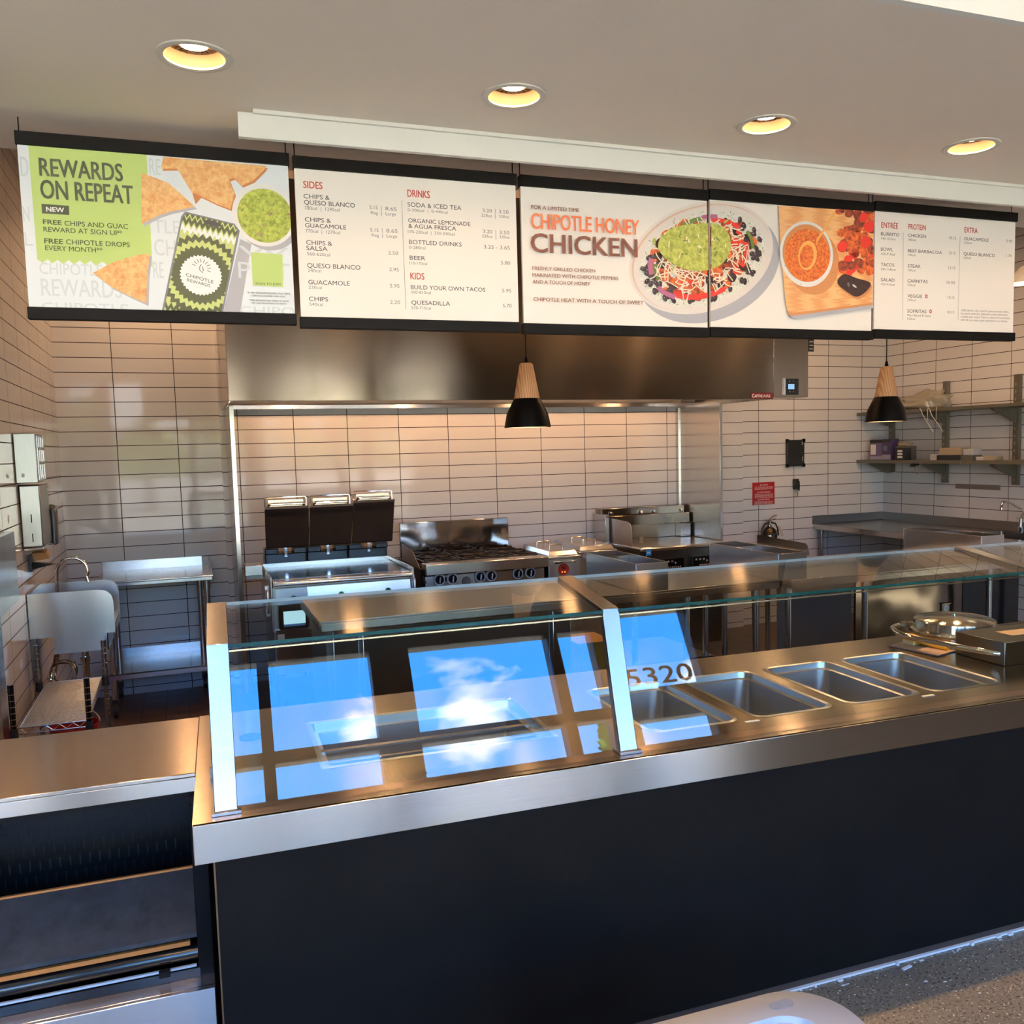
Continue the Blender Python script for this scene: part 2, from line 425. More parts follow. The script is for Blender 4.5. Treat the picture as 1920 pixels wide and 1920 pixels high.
# dropped soffit over the counter, with round openings for the four downlights
DL = [(-.002, 2.488), (.856, 2.509), (1.704, 2.509), (2.529, 2.495), (-.858, 2.488), (3.375, 2.495)]  # last two continue the row out of view, added for brightness
mb = MB()
cells = [(s-.15, s+.15, d-.15, d+.15) for s, d in DL]
ZS = 2.75
wall_hole(mb, -4.3, 8.0, 1.756, 3.368, cells, lambda a, b: (a, b, ZS))
for s, d in DL:
    N = 48; ci = []; sq = []
    for i in range(N):
        t = 2*math.pi*(i+.5)/N; c_, s_ = math.cos(t), math.sin(t); q = .15/max(abs(c_), abs(s_))
        ci.append((s+.078*c_, d+.078*s_, ZS)); sq.append((s+q*c_, d+q*s_, ZS))
    for i in range(N):
        j = (i+1) % N; mb.face([ci[i], ci[j], sq[j], sq[i]])
    for a, b in ((.15, .15), (-.15, .15), (-.15, -.15), (.15, -.15)):
        t = math.atan2(b, a); ks = sorted(range(N), key=lambda i: math.hypot(sq[i][0]-s-a, sq[i][1]-d-b))[:2]
        mb.face([sq[ks[0]], (s+a, d+b, ZS), sq[ks[1]]])
mb.face([(-4.3, 3.368, ZS), (8, 3.368, ZS), (8, 3.368, HK+.05), (-4.3, 3.368, HK+.05)])
mb.face([(-4.3, 3.368, HK+.05), (8, 3.368, HK+.05), (8, 1.756, HK+.05), (-4.3, 1.756, HK+.05)])
struct('ceiling_soffit', mb, CEIL, fr='F', smooth=1)
struct('wall_soffit_front', MB().box(-4.3, 8, 1.735, 1.756, ZS, HK), CEIL_W, fr='F')
struct('ceiling_dining', MB().box(-4.6, 8.2, -3.0, 1.735, 3.30, 3.42), CEIL_W, fr='F')
struct('wall_dining_left', MB().box(-4.6, -4.4, -3.0, 3.4, 0, 3.42), DINING_WALL, fr='F')
struct('wall_dining_right', MB().box(8.0, 8.2, -3.0, 3.4, 0, 3.42), DINING_WALL, fr='F')
struct('wall_partition', MB().box(-4.4, -.86, 3.12, 3.3, 0, 2.76), DINING_WALL, fr='F')
# window wall behind the customer side
WD = -2.7
panes = []
mb = MB(); holes = []
cols = [(-4.1, -2.95), (-2.85, -1.35), (-1.05, -.95+.0), (-.93, .21), (.30, 1.14), (1.48, 2.77), (2.88, 3.21)]
cols = [(-4.1, -2.95), (-2.85, -1.35), (-1.0, .21), (.30, 1.14), (1.48, 2.77), (2.88, 3.21)]
for a, b in cols: holes += [(a, b, .25, 2.165), (a, b, 2.265, 3.02)]
holes += [(3.48, 4.24, .12, 2.105), (3.48, 4.24, 2.40, 3.16)]
wall_hole(mb, -4.4, 8.0, 0, 3.42, holes, lambda a, b: (a, WD, b))
wall_hole(mb, -4.4, 8.0, 0, 3.42, holes, lambda a, b: (a, WD-.14, b))
for h in holes:
    a, b, c, d = h
    for P in ([(a, c), (b, c)], [(b, c), (b, d)], [(b, d), (a, d)], [(a, d), (a, c)]):
        (u0, v0), (u1, v1) = P; mb.face([(u0, WD, v0), (u1, WD, v1), (u1, WD-.14, v1), (u0, WD-.14, v0)])
struct('wall_front', mb, MULLION, fr='F', smooth=1)
n = 0
for i, h in enumerate(holes):
    n += 1
    m_ = MB().box(h[0]+.001, h[1]-.001, WD-.074, WD-.066, h[2]+.001, h[3]-.001)
    w = struct(('window_%d' if h[0] != 3.48 or h[2] > 1 else 'door_%d') % n, m_, GLASS_WIN, fr='F', origin=(h[0], WD-.07, h[2]))
    if h[0] == 3.48 and h[2] > 1:
        t = MB(); letter(t, '5320', 3.46+.02, 2.445, .165, .70, WD-.060, bold=.02)
        obj('address_number', t, mat('grey_vinyl', (.16, .155, .15), .5), w, label='grey street number on the pane over the door')
# plaster beyond the door where the wall is solid
struct('wall_front_plaster', MB().box(4.6, 8.0, WD, WD+.03, 0, 3.3), DINING_WALL, fr='F')
struct('wall_partition_left', MB().box(-4.45, -4.40, 1.9, 3.3, 0, 2.74), DINING_WALL, fr='F')
# pale valance board hanging from the soffit in front of the menu boards
mb = MB().box(.107, 8, 2.818, 2.838, 2.671, 2.742).box(.150, 8, 2.806, 2.818, 2.738, 2.7499)
struct('trim_1', mb, WHITE_PAINT, fr='F', bev=.001)
# steel corner guard on the left wall, white caulk line and brown strip along the counter foot
struct('trim_2', MB().box(0, .03, -2.74, -2.60, 0, 1.10), STEEL_V)

# ================================================================== downlights in the soffit
WHITE_TRIM = mat('white_trim', (.62, .60, .55), .45)
CONE = mat('satin_reflector', (.15, .115, .075), .40, spec=.3)
RIB = mat('lamp_heat_sink', (.05, .035, .025), .5, spec=.2)
def downlight(loc, label, fr='F', bulb=None, group='recessed ceiling downlights'):
    t = thing('downlight', label, 'ceiling light', (*loc, ZS if fr == 'F' else HK), fr, group)
    x, y = loc; z = ZS if fr == 'F' else HK
    obj('trim_ring', MB().lathe([(.078, .004), (.074, -.004), (.080, -.0065), (.092, -.004), (.0925, -.0005), (.078, .001)], (x, y, z), 48), WHITE_TRIM, t)
    obj('reflector', MB().lathe([(.0775, 0), (.068, .026), (.066, .030)], (x, y, z), 48), CONE, t)
    mb = MB().lathe([(.066, .0298), (.066, .036), (.036, .036), (.036, .045), (.0, .045)], (x, y, z), 40)
    for i in range(24):
        a = 2*math.pi*i/24
        mb.box(x+.036, x+.060, y-.0022, y+.0022, z+.029, z+.0355, rot=Matrix.Rotation(a, 3, 'Z'), piv=(x, y, z))
    obj('lamp_body', mb, RIB, t)
    obj('lamp', MB().cyl((x, y, z+.0355), (x, y, z+.026), .034, seg=32), bulb or BULB, t, label='glowing warm lamp disc')
    sp = bpy.data.lights.new('downlight_beam', 'SPOT'); sp.energy = 85; sp.color = (1.0, .56, .24); sp.spot_size = R_(46); sp.spot_blend = .35; sp.shadow_soft_size = .034
    so = bpy.data.objects.new('lamp_beam', sp); COL.objects.link(so); so.parent = t; so.location = (0, 0, .022)
    return t
d0 = downlight(DL[0], 'recessed downlight above the green menu board, leftmost of the four')
for (s, d), lb in zip(DL[1:], ('recessed downlight second from the left, above the sides and drinks board', 'recessed downlight third from the left, above the board with the sauce bowl', 'recessed downlight above the rightmost menu board', 'added recessed downlight past the left picture edge, over the side counter', 'added recessed downlight past the right picture edge, over the round lidded steamer')):
    dup(d0, (s, d, ZS), 'F', lb)
# kitchen ceiling lamps (behind the boards)
kd = None
KL = [(.75, -.38), (2.0, -2.0), (3.9, -2.0), (5.9, -.9), (5.9, -2.4), (4.9, -2.6)]
KLB = ['kitchen ceiling lamp over the left corner table', 'kitchen ceiling lamp in front of the griddle', 'kitchen ceiling lamp in front of the fryer', 'kitchen ceiling lamp by the fire extinguisher', 'kitchen ceiling lamp over the right prep table', 'kitchen ceiling lamp over the middle prep table']
for (x, y), lb in zip(KL, KLB):
    if kd is None:
        kd = thing('ceiling_lamp', lb, 'ceiling light', (x, y, HK), 'W', 'kitchen ceiling lamps')
        obj('housing', MB().lathe([(0, -.002), (.10, -.002), (.10, -.05), (.085, -.05), (.08, -.02), (0, -.02)], (x, y, HK), 32), WHITE_TRIM, kd)
        obj('lamp', MB().cyl((x, y, HK-.021), (x, y, HK-.045), .07, seg=32), BULB_K, kd)
    else: dup(kd, (x, y, HK), 'W', lb)

dl = None  # unseen fill lamps, added to brighten the counter, boards and ceiling
DLB = ['far left', 'left', 'middle', 'right', 'far right']
for r_, dd in (('window', -1.3), ('queue', .6)):
    for i, s_ in enumerate((-2.6, -.4, 1.8, 4.0, 6.2)):
        lb = 'added dining ceiling fill lamp, %s one of the row over the %s side' % (DLB[i], r_)
        if dl is None:
            dl = thing('ceiling_lamp', lb, 'ceiling light', (s_, dd, 3.30), 'F', 'added dining ceiling fill lamps')
            obj('housing', MB().lathe([(0, -.002), (.11, -.002), (.11, -.05), (.095, -.05), (.09, -.02), (0, -.02)], (s_, dd, 3.30), 32), WHITE_TRIM, dl)
            obj('lamp', MB().cyl((s_, dd, 3.279), (s_, dd, 3.255), .08, seg=32), BULB_FILL, dl)
        else: dup(dl, (s_, dd, 3.30), 'F', lb)

hb = thing('dome_lamp', 'pale dome lamp on a rod, cut by the right picture edge', 'ceiling light', (6.86, -2.0, 2.90))
obj('rod', MB().cyl((6.86, -2.0, 3.02), (6.86, -2.0, HK), .006, seg=10), BLACK_SATIN, hb)
obj('dome', MB().lathe([(.0, 3.03), (.03, 3.028), (.10, 2.96), (.115, 2.90), (.112, 2.90), (.097, 2.955), (.028, 3.02), (0, 3.022)], (6.86, -2.0, 0), 36), WHITE_TRIM, hb)
obj('diffuser', MB().cyl((6.86, -2.0, 2.904), (6.86, -2.0, 2.910), .108, seg=36), mat('diffuser_glow', (.9, .85, .75), .5, emit=(1.0, .74, .45), estr=9), hb)

# ================================================================== serving counter (F frame)
def rr(s0, s1, d0, d1, r, z, n=6):
    P = []
    for cx, cy, a0 in ((s1-r, d1-r, 0), (s0+r, d1-r, 90), (s0+r, d0+r, 180), (s1-r, d0+r, 270)):
        for i in range(n+1):
            a = R_(a0+90*i/n); P.append((cx+r*math.cos(a), cy+r*math.sin(a), z))
    return P
def loops(mb, L, capend=True, mi=0):
    V = [[mb.bm.verts.new(p) for p in l] for l in L]
    for A, B in zip(V, V[1:]):
        n = len(A)
        for i in range(n): f = mb.bm.faces.new((A[i], A[(i+1) % n], B[(i+1) % n], B[i])); f.material_index = mi
    if capend: f = mb.bm.faces.new(V[-1]); f.material_index = mi
    return mb
ZC = .86
counter = thing('serving_counter', 'long stainless serving counter with food wells and black front', 'counter', (1.9, 2.7, 0), 'F')
WELLS = [(1.215, 1.520), (1.590, 1.885), (1.958, 2.253), (2.314, 2.618)]
holes = [(a, b, 2.397, 2.915) for a, b in WELLS] + [(.238, .928, 2.49, 2.93)]
mb = MB(); wall_hole(mb, -.105, 3.9, 2.212, 3.172, holes, lambda a, b: (a, b, ZC))
mb.box(-.105, 3.9, 2.210, 2.222, ZC-.098, ZC); mb.box(-.105, -.095, 2.222, 3.172, ZC-.098, ZC-.0005); mb.box(-.105, 3.9, 3.16, 3.172, ZC-.06, ZC-.0005)
mb.box(-.105, 3.9, 2.222, 2.275, ZC-.098, ZC-.093)
obj('countertop', mb, STEEL_TOP, counter, bev=.002)
for a, b in WELLS:
    mb = MB(); loops(mb, [rr(a-.012, b+.012, 2.385, 2.927, .05, ZC+.0008), rr(a-.004, b+.004, 2.393, 2.919, .045, ZC+.004), rr(a+.004, b-.004, 2.401, 2.911, .04, ZC+.001), rr(a+.008, b-.008, 2.405, 2.907, .038, ZC-.02), rr(a+.016, b-.016, 2.413, 2.899, .045, ZC-.024), rr(a+.022, b-.022, 2.42, 2.893, .06, ZC-.165), rr(a+.06, b-.06, 2.46, 2.853, .03, ZC-.178)])
    obj('food_well', mb, STEEL_WELL, counter)
a, b = .238, .928
mb = MB(); loops(mb, [rr(a-.012, b+.012, 2.478, 2.942, .012, ZC+.0008), rr(a-.004, b+.004, 2.486, 2.934, .012, ZC+.004), rr(a+.004, b-.004, 2.494, 2.926, .012, ZC), rr(a+.006, b-.006, 2.496, 2.924, .012, ZC-.028), rr(a+.022, b-.022, 2.512, 2.908, .012, ZC-.03), rr(a+.024, b-.024, 2.514, 2.906, .012, ZC-.24)])
obj('cold_well', mb, STEEL_WELL, counter)
mb = MB()
for z in (.835, .70): mb.box(a+.008, b-.008, 2.70, 2.72, z-.006, z)
mb.box(a+.008, b-.008, 2.60, 2.612, .826, .832)
obj('adapter_bar', mb, STEEL, counter)
obj('grommet', MB().cyl((.05, 2.862, ZC+.0005), (.05, 2.862, ZC+.003), .034, seg=32), BLACK_SATIN, counter)
for s in (1.553, 2.254):
    obj('marker_tag', MB().box(s-.025, s+.025, 2.362, 2.374, ZC+.0005, ZC+.002), mat('label_white', (.75, .72, .66), .5) if 'label_white' not in MATS else MATS['label_white'], counter, label='small pale label stuck between two wells')
obj('front_panel', MB().box(-.060, 3.9, 2.268, 2.30, .03, ZC-.092), BLACK, counter, label='matt black panel facing the customers')
obj('toe_strip', MB().box(-.060, 3.9, 2.272, 2.30, 0, .031), mat('brown_strip', (.045, .030, .024), .5), counter)
obj('end_panel', MB().box(-.106, -.03, 2.72, 2.75, 0, ZC-.105), BLACK, counter)
obj('edge_strip', MB().box(-.0640, -.0602, 2.272, 2.30, .28, ZC-.095), mat('copper_strip', (.22, .12, .065), .4, .8), counter, label='thin coppery strip on the panel edge')
obj('body', MB().box(-.03, 3.9, 2.32, 2.36, 0, .8).box(-.03, 3.9, 3.10, 3.12, .1, .8), STEEL_DARK, counter)
# caulk
mb = MB(); mb.box(-.06, 3.9, 2.262, 2.273, 0.0005, .007)
for i in range(26):
    s = random.uniform(.9, 3.4); w = random.uniform(.004, .02); mb.box(s, s+w, 2.262-random.uniform(0, .012), 2.264, .0005, .0045+random.uniform(0, .006))
struct('trim_3', mb, mat('white_caulk', (.70, .74, .78), .5), fr='F')
mb = MB()
for i in range(70):
    s = random.uniform(1.1, 3.2); d = 2.26-abs(random.gauss(0, .10)); w = random.uniform(.0015, .006)
    mb.box(s, s+w*random.uniform(1, 3), d, d+w, .0003, .0015)
mb.box(2.035, 2.075, 2.228, 2.238, .0004, .004, rot=Matrix.Rotation(.2, 3, 'Z'))
obj('caulk_crumb', mb, MATS['white_caulk'], label='white caulk crumbs scattered on the concrete along the counter foot', cat='debris', kind='stuff', fr='F', origin=(2, 2.2, 0))

# lower counter on the left and the open drinks cooler under it
low = thing('side_counter', 'lower stainless counter at left over the open black cooler', 'counter', (-.45, 2.88, 0), 'F')
mb = MB().box(-.92, -.106, 2.60, 3.165, ZC-.012, ZC-.0005).box(-.92, -.106, 2.60, 2.612, ZC-.055, ZC-.012)
obj('countertop', mb, STEEL_TOP, low, bev=.002)
obj('back_ledge', MB().box(-.92, -.106, 3.153, 3.165, ZC-.055, ZC-.012), STEEL_DARK, low)
cool = thing('drinks_cooler', 'open black display cooler under the left counter end', 'cooler', (-.45, 2.8, 0), 'F')
obj('cabinet', MB().box(-.92, -.108, 3.04, 3.09, .02, .80).box(-.126, -.108, 2.635, 3.04, .25, .80).box(-.92, -.108, 2.64, 3.04, .02, .05).box(-.92, -.108, 2.635, 3.04, .78, .80).box(-.92, -.80, 2.61, 3.04, .05, .80), BLACK_SATIN, cool)
obj('side_frame', MB().box(-.130, -.087, 2.632, 2.70, .246, .755), BLACK_SATIN, cool, bev=.002)
COPPER_GLINT = mat('copper_rail_glint', (.60, .21, .05), .4, .3)  # orange holds the warm downlight's reflection as colour
SLOT = mat('slot_black', (.0015, .0015, .002), .8)
BACKP = mat('cooler_back_black', (.004, .004, .0045), .32, spec=.2)
obj('back_panel', MB().box(-.80, -.126, 2.985, 3.0, .40, .79), BACKP, cool)
mb = MB()
for r in range(7):
    for c in range(24):
        s = -.785+c*.0275+(.0137 if r % 2 else 0); z = .745-r*.048
        if s < -.17: mb.box(s-.0022, s+.0022, 2.9835, 2.986, z-.016, z+.016)
for r in range(9):
    for c in range(3):
        s = -.158+c*.011; z = .765-r*.04; mb.box(s-.0015, s+.0015, 2.9835, 2.986, z-.013, z+.013)
for s, z in ((-.152, .770), (-.140, .60), (-.135, .45)): mb.cyl((s, 2.9835, z), (s, 2.986, z), .006, seg=12)
obj('vent_slot', mb, SLOT, cool, kind='stuff')
sw = obj('switch', MB().box(-.195, -.160, 2.978, 2.985, .735, .762), BLACK_SATIN, cool)
obj('rocker', MB().box(-.190, -.165, 2.974, 2.978, .742, .756), BLACK_GLOSS, sw)
GREYPL = mat('worn_grey_plate', (.050, .050, .055), .35, .3, noise=(14, .35))
obj('shelf', MB().hexa([(-.80, 2.64, .375), (-.126, 2.64, .375), (-.126, 2.64, .362), (-.80, 2.64, .362)], [(-.80, 2.80, .50), (-.126, 2.80, .50), (-.126, 2.80, .487), (-.80, 2.80, .487)]), GREYPL, cool, label='worn grey sloping shelf')
obj('shelf_edge', MB().box(-.80, -.126, 2.797, 2.806, .499, .505), COPPER_GLINT, cool)
mb = MB().box(-.80, -.128, 2.795, 2.80, .395, .48); obj('lower_panel', mb, BLACK_SATIN, cool)
obj('rail', MB().box(-.80, -.150, 2.645, 2.657, .338, .351), COPPER_GLINT, cool, label='thin coppery rail with the warm glint in its colour')
obj('curtain_roller', MB().cyl((-.80, 2.655, .312), (-.128, 2.655, .312), .021, seg=24), BLACK_GLOSS, cool)
obj('price_rail', MB().box(-.80, -.135, 2.632, 2.640, .278, .284), mat('pale_plastic', (.55, .57, .60), .3), cool)
obj('latch', MB().box(-.235, -.205, 2.622, 2.632, .268, .288), BLACK_SATIN, cool)
obj('front_sill', MB().box(-.80, -.126, 2.628, 2.644, .249, .275), BLACK_GLOSS, cool)
obj('base_panel', MB().box(-.92, -.086, 2.560, 2.575, .0, .248).box(-.92, -.086, 2.575, 2.642, .236, .248).box(-.098, -.086, 2.575, 2.70, 0, .236), STEEL, cool, label='stainless kick panel below the cooler', bev=.002)

# ================================================================== sneeze guard
sg = thing('sneeze_guard', 'glass sneeze guard with stainless frames standing on the counter', 'sneeze guard', (1.07, 2.45, ZC), 'F')
PB, PT, PR = (2.262, ZC+.006), (2.376, 1.262), (2.742, 1.313)
def bar(s0, s1):
    o = [PB, PT, PR]; i = [(PB[0]+.030, PB[1]), (PT[0]+.018, PT[1]-.024), (PR[0], PR[1]-.020)]
    return (MB().prism([(s0, *o[0]), (s0, *o[1]), (s0, *i[1]), (s0, *i[0])], (s1-s0, 0, 0)), MB().prism([(s0, *o[1]), (s0, *o[2]), (s0, *i[2]), (s0, *i[1])], (s1-s0, 0, 0)))
FR = [-.027, 1.071, 2.752]
for s in FR:
    p, a_ = bar(s-.027, s+.027)
    obj('post', p, STEEL_GUARD, sg, bev=.0015)
    obj('arm', a_, STEEL_GUARD, sg, bev=.0015)
    obj('foot_plate', MB().box(s-.034, s+.036, 2.247, 2.30, ZC+.0005, ZC+.008), STEEL_GUARD, sg, bev=.001)
    obj('rear_leg', MB().cyl((s, 3.02, ZC), (s, 3.02, ZC+.001), .004), STEEL_GUARD, sg) if False else None
def pane(s0, s1, a, b, th, name):
    """slab between profile points a (front/bottom edge) and b (rear/top edge)"""
    A, B = Vector((0, *a)), Vector((0, *b)); d = (B-A).normalized(); nn = Vector((0, -d.z, d.y))*th
    P = lambda s, q: (s, q.y, q.z)
    m_ = MB()
    m_.face([P(s0, A), P(s1, A), P(s1, B), P(s0, B)]); m_.face([P(s0, A+nn), P(s1, A+nn), P(s1, B+nn), P(s0, B+nn)])
    m_.face([P(s0, A), P(s1, A), P(s1, A+nn), P(s0, A+nn)], 1); m_.face([P(s0, B), P(s1, B), P(s1, B+nn), P(s0, B+nn)], 2)
    m_.face([P(s0, A), P(s0, B), P(s0, B+nn), P(s0, A+nn)], 1); m_.face([P(s1, A), P(s1, B), P(s1, B+nn), P(s1, A+nn)], 1)
    return obj(name, m_, [GLASS, GLASS_EDGE, GLASS_EDGE_L], sg)
for s0, s1 in ((0, 1.044), (1.098, 2.725), (2.779, 3.8)):
    pane(s0, s1, (2.270, ZC+.012), (2.379, 1.247), .006, 'front_glass')
    pane(s0, s1, (2.368, 1.251), (2.736, 1.302), .010, 'top_glass')
mb = MB()
for s0, s1 in ((0, 1.044), (1.098, 2.725), (2.779, 3.8)): mb.box(s0, s1, 2.379, 2.3825, 1.2385, 1.2425)
obj('glass_trim', mb, COPPERY, sg)
obj('latch', MB().tube([(-.056, 2.555, .885), (-.060, 2.60, .898), (-.060, 2.66, .905)], .004).box(-.066, -.054, 2.53, 2.548, ZC+.0005, .888), STEEL_DARK, sg, label='small steel catch beside the left post')

# lettering: (text, s, z, capital height, width, rise) in metres on the board face
T1_HEAD = [('REWARDS', -0.4535, 2.5806, 0.0504, 0.2263, 0), ('ON REPEAT', -0.4544, 2.5154, 0.0529, 0.2526, 0)]
T1_MED = [('CHIPS AND GUAC', -0.3961, 2.4392, 0.0142, 0.1744, 0), ('REWARD AT SIGN UP*', -0.4535, 2.4185, 0.0141, 0.214, 0), ('CHIPOTLE DROPS', -0.3953, 2.3848, 0.0143, 0.1752, 0), ('EVERY MONTH**', -0.4523, 2.3644, 0.0142, 0.1554, 0)]
T1_BOLD = [('FREE', -0.4533, 2.4405, 0.0132, 0.0501, 0), ('FREE', -0.4536, 2.3846, 0.0142, 0.0507, 0)]
T1_FINE = [('SCAN TO JOIN', 0.1431, 2.2861, 0.0071, 0.0778, 0), ('*$1 MIN. PURCHASE REQUIRED. FULL TERMS:', 0.1154, 2.2576, 0.0051, 0.1347, 0), ('CHIPOTLE.COM/FREE-CHIPS-GUAC', 0.1288, 2.2484, 0.0046, 0.1056, 0), ('**FREE REWARDS AND TIMING OF DROPS', 0.1206, 2.2338, 0.0051, 0.1243, 0), ('MAY VARY FROM MONTH TO MONTH', 0.1286, 2.2254, 0.0046, 0.1077, 0)]
T1_NEW = [('NEW', -0.4424, 2.4778, 0.0132, 0.048, 0)]
T1_LOGO = [('CHIPOTLE', -0.0644, 2.3043, 0.0099, 0.0805, -0.0209), ('REWARDS', -0.0615, 2.2885, 0.009, 0.0674, -0.0165)]
T1_FAINT = [('REWARDS', -0.4714, 2.2311, 0.0499, 0.2203, 0), ('CHIPOTLE', -0.4747, 2.1811, 0.031, 0.2387, 0), ('CHIPO', 0.0913, 2.1912, 0.0255, 0.171, 0), ('POT', 0.0922, 2.3055, 0.0506, 0.1602, 0), ('CHI', -0.1521, 2.3645, 0.049, 0.0748, 0), ('RE', -0.1584, 2.2956, 0.0492, 0.0302, 0), ('D', -0.5025, 2.576, 0.0556, 0.0212, 0), ('N', -0.5049, 2.4459, 0.042, 0.017, 0), ('L', -0.5053, 2.3758, 0.0375, 0.0213, 0), ('W', 0.0956, 2.3712, 0.0353, 0.1549, 0), ('TLE', -0.1505, 2.433, 0.0391, 0.077, 0), ('RE', -0.1518, 2.6073, 0.0483, 0.0323, 0), ('CHIPOTLE', -0.4723, 2.295, 0.0332, 0.1711, 0)]
T2_RED = [('SIDES', 0.3074, 2.6002, 0.0215, 0.0613, 0), ('DRINKS', 0.6486, 2.5957, 0.0232, 0.0773, 0), ('KIDS', 0.6484, 2.3233, 0.0214, 0.0488, 0)]
T2_ITEM = [('CHIPS &', 0.3067, 2.5674, 0.0138, 0.0832, 0), ('QUESO BLANCO', 0.3074, 2.548, 0.0142, 0.164, 0), ('CHIPS &', 0.3073, 2.494, 0.0135, 0.0834, 0), ('GUACAMOLE', 0.3073, 2.4753, 0.0135, 0.1323, 0), ('CHIPS &', 0.308, 2.4207, 0.0139, 0.0837, 0), ('SALSA', 0.3076, 2.4027, 0.0139, 0.0683, 0), ('QUESO BLANCO', 0.3083, 2.347, 0.0144, 0.1727, 0), ('GUACAMOLE', 0.3091, 2.2936, 0.014, 0.1344, 0), ('CHIPS', 0.3086, 2.24, 0.0136, 0.062, 0), ('SODA & ICED TEA', 0.6478, 2.5632, 0.0144, 0.1874, 0), ('ORGANIC LEMONADE', 0.648, 2.5114, 0.0135, 0.2175, 0), ('& AGUA FRESCA', 0.6482, 2.4932, 0.0135, 0.1664, 0), ('BOTTLED DRINKS', 0.6484, 2.4403, 0.0136, 0.184, 0), ('BEER', 0.6486, 2.3881, 0.0132, 0.0541, 0), ('BUILD YOUR OWN TACOS', 0.6489, 2.29, 0.0137, 0.2642, 0), ('QUESADILLA', 0.6488, 2.2385, 0.0137, 0.1357, 0)]
T2_PRICE = [('5.15', 0.5191, 2.5474, 0.0116, 0.0269, 0), ('8.65', 0.5721, 2.5462, 0.0117, 0.0377, 0), ('5.15', 0.5186, 2.4741, 0.0113, 0.0279, 0), ('8.65', 0.5727, 2.4738, 0.0118, 0.0373, 0), ('2.50', 0.5759, 2.4016, 0.011, 0.0335, 0), ('2.95', 0.5772, 2.3472, 0.0114, 0.0327, 0), ('2.95', 0.5768, 2.2929, 0.0115, 0.0332, 0), ('2.20', 0.5764, 2.2389, 0.0115, 0.0337, 0), ('3.20', 0.911, 2.5617, 0.0117, 0.034, 0), ('3.50', 0.9706, 2.5615, 0.0118, 0.0358, 0), ('3.20', 0.9106, 2.4909, 0.0118, 0.0341, 0), ('3.50', 0.9704, 2.4907, 0.0118, 0.0364, 0), ('3.25 - 3.65', 0.9123, 2.4386, 0.0122, 0.0945, 0), ('5.80', 0.973, 2.3867, 0.0115, 0.0341, 0), ('5.95', 0.9749, 2.2908, 0.0115, 0.0333, 0), ('5.70', 0.9758, 2.2385, 0.012, 0.0324, 0)]
T2_CAL = [('780cal  |  1290cal', 0.3079, 2.5322, 0.0106, 0.1125, 0), ('Reg', 0.5231, 2.5306, 0.0096, 0.0235, 0), ('Large', 0.5723, 2.5303, 0.0101, 0.0355, 0), ('770cal  |  1270cal', 0.3081, 2.4591, 0.0106, 0.111, 0), ('Reg', 0.5231, 2.4577, 0.0096, 0.024, 0), ('Large', 0.5725, 2.4578, 0.0101, 0.0361, 0), ('560-620cal', 0.3093, 2.386, 0.0103, 0.0734, 0), ('240cal', 0.3093, 2.3331, 0.0099, 0.0428, 0), ('230cal', 0.3096, 2.2792, 0.0095, 0.042, 0), ('540cal', 0.3096, 2.2247, 0.0099, 0.0433, 0), ('0-300cal  |  0-440cal', 0.6476, 2.548, 0.0093, 0.1384, 0), ('22floz', 0.9063, 2.5458, 0.01, 0.0386, 0), ('32floz', 0.9707, 2.5462, 0.0096, 0.0363, 0), ('170-230cal  |  250-330cal', 0.6458, 2.4762, 0.0097, 0.1618, 0), ('22floz', 0.9065, 2.4758, 0.0096, 0.0383, 0), ('32floz', 0.97, 2.4762, 0.0097, 0.0369, 0), ('0-280cal', 0.6482, 2.4242, 0.0098, 0.0558, 0), ('110-170cal', 0.6467, 2.3722, 0.0098, 0.0617, 0), ('350-810cal', 0.6488, 2.2754, 0.0094, 0.0691, 0), ('530-710cal', 0.6482, 2.2231, 0.0099, 0.0678, 0), ('|', 0.5575, 2.5465, 0.0142, 0.0034, 0), ('|', 0.5577, 2.5298, 0.0105, 0.0034, 0), ('|', 0.5581, 2.4747, 0.0126, 0.0034, 0), ('|', 0.5583, 2.4579, 0.0105, 0.0034, 0), ('|', 0.9562, 2.5632, 0.0122, 0.0028, 0), ('|', 0.9561, 2.5458, 0.0113, 0.0028, 0), ('|', 0.9564, 2.4917, 0.0123, 0.0028, 0), ('|', 0.9563, 2.475, 0.0114, 0.0028, 0)]
T3_DK = [('FOR A LIMITED TIME', 1.0877, 2.5817, 0.0128, 0.1831, 0), ('FRESHLY GRILLED CHICKEN', 1.0861, 2.3716, 0.0114, 0.243, 0), ('MARINATED WITH CHIPOTLE PEPPERS', 1.0858, 2.3479, 0.0118, 0.3348, 0), ('AND A TOUCH OF HONEY', 1.086, 2.3243, 0.0118, 0.222, 0), ('CHIPOTLE HEAT WITH A TOUCH OF SWEET', 1.0872, 2.2628, 0.0126, 0.4346, 0)]
T3_OR = [('CHIPOTLE HONEY', 1.0867, 2.5149, 0.0523, 0.4218, 0)]
T3_BR = [('CHICKEN', 1.0825, 2.434, 0.0635, 0.4186, 0)]
T5_RED = [('ENTRÉE', 2.6147, 2.6075, 0.0217, 0.0858, 0), ('PROTEIN', 2.7535, 2.6094, 0.0213, 0.0915, 0), ('EXTRA', 3.0518, 2.6128, 0.0215, 0.0724, 0)]
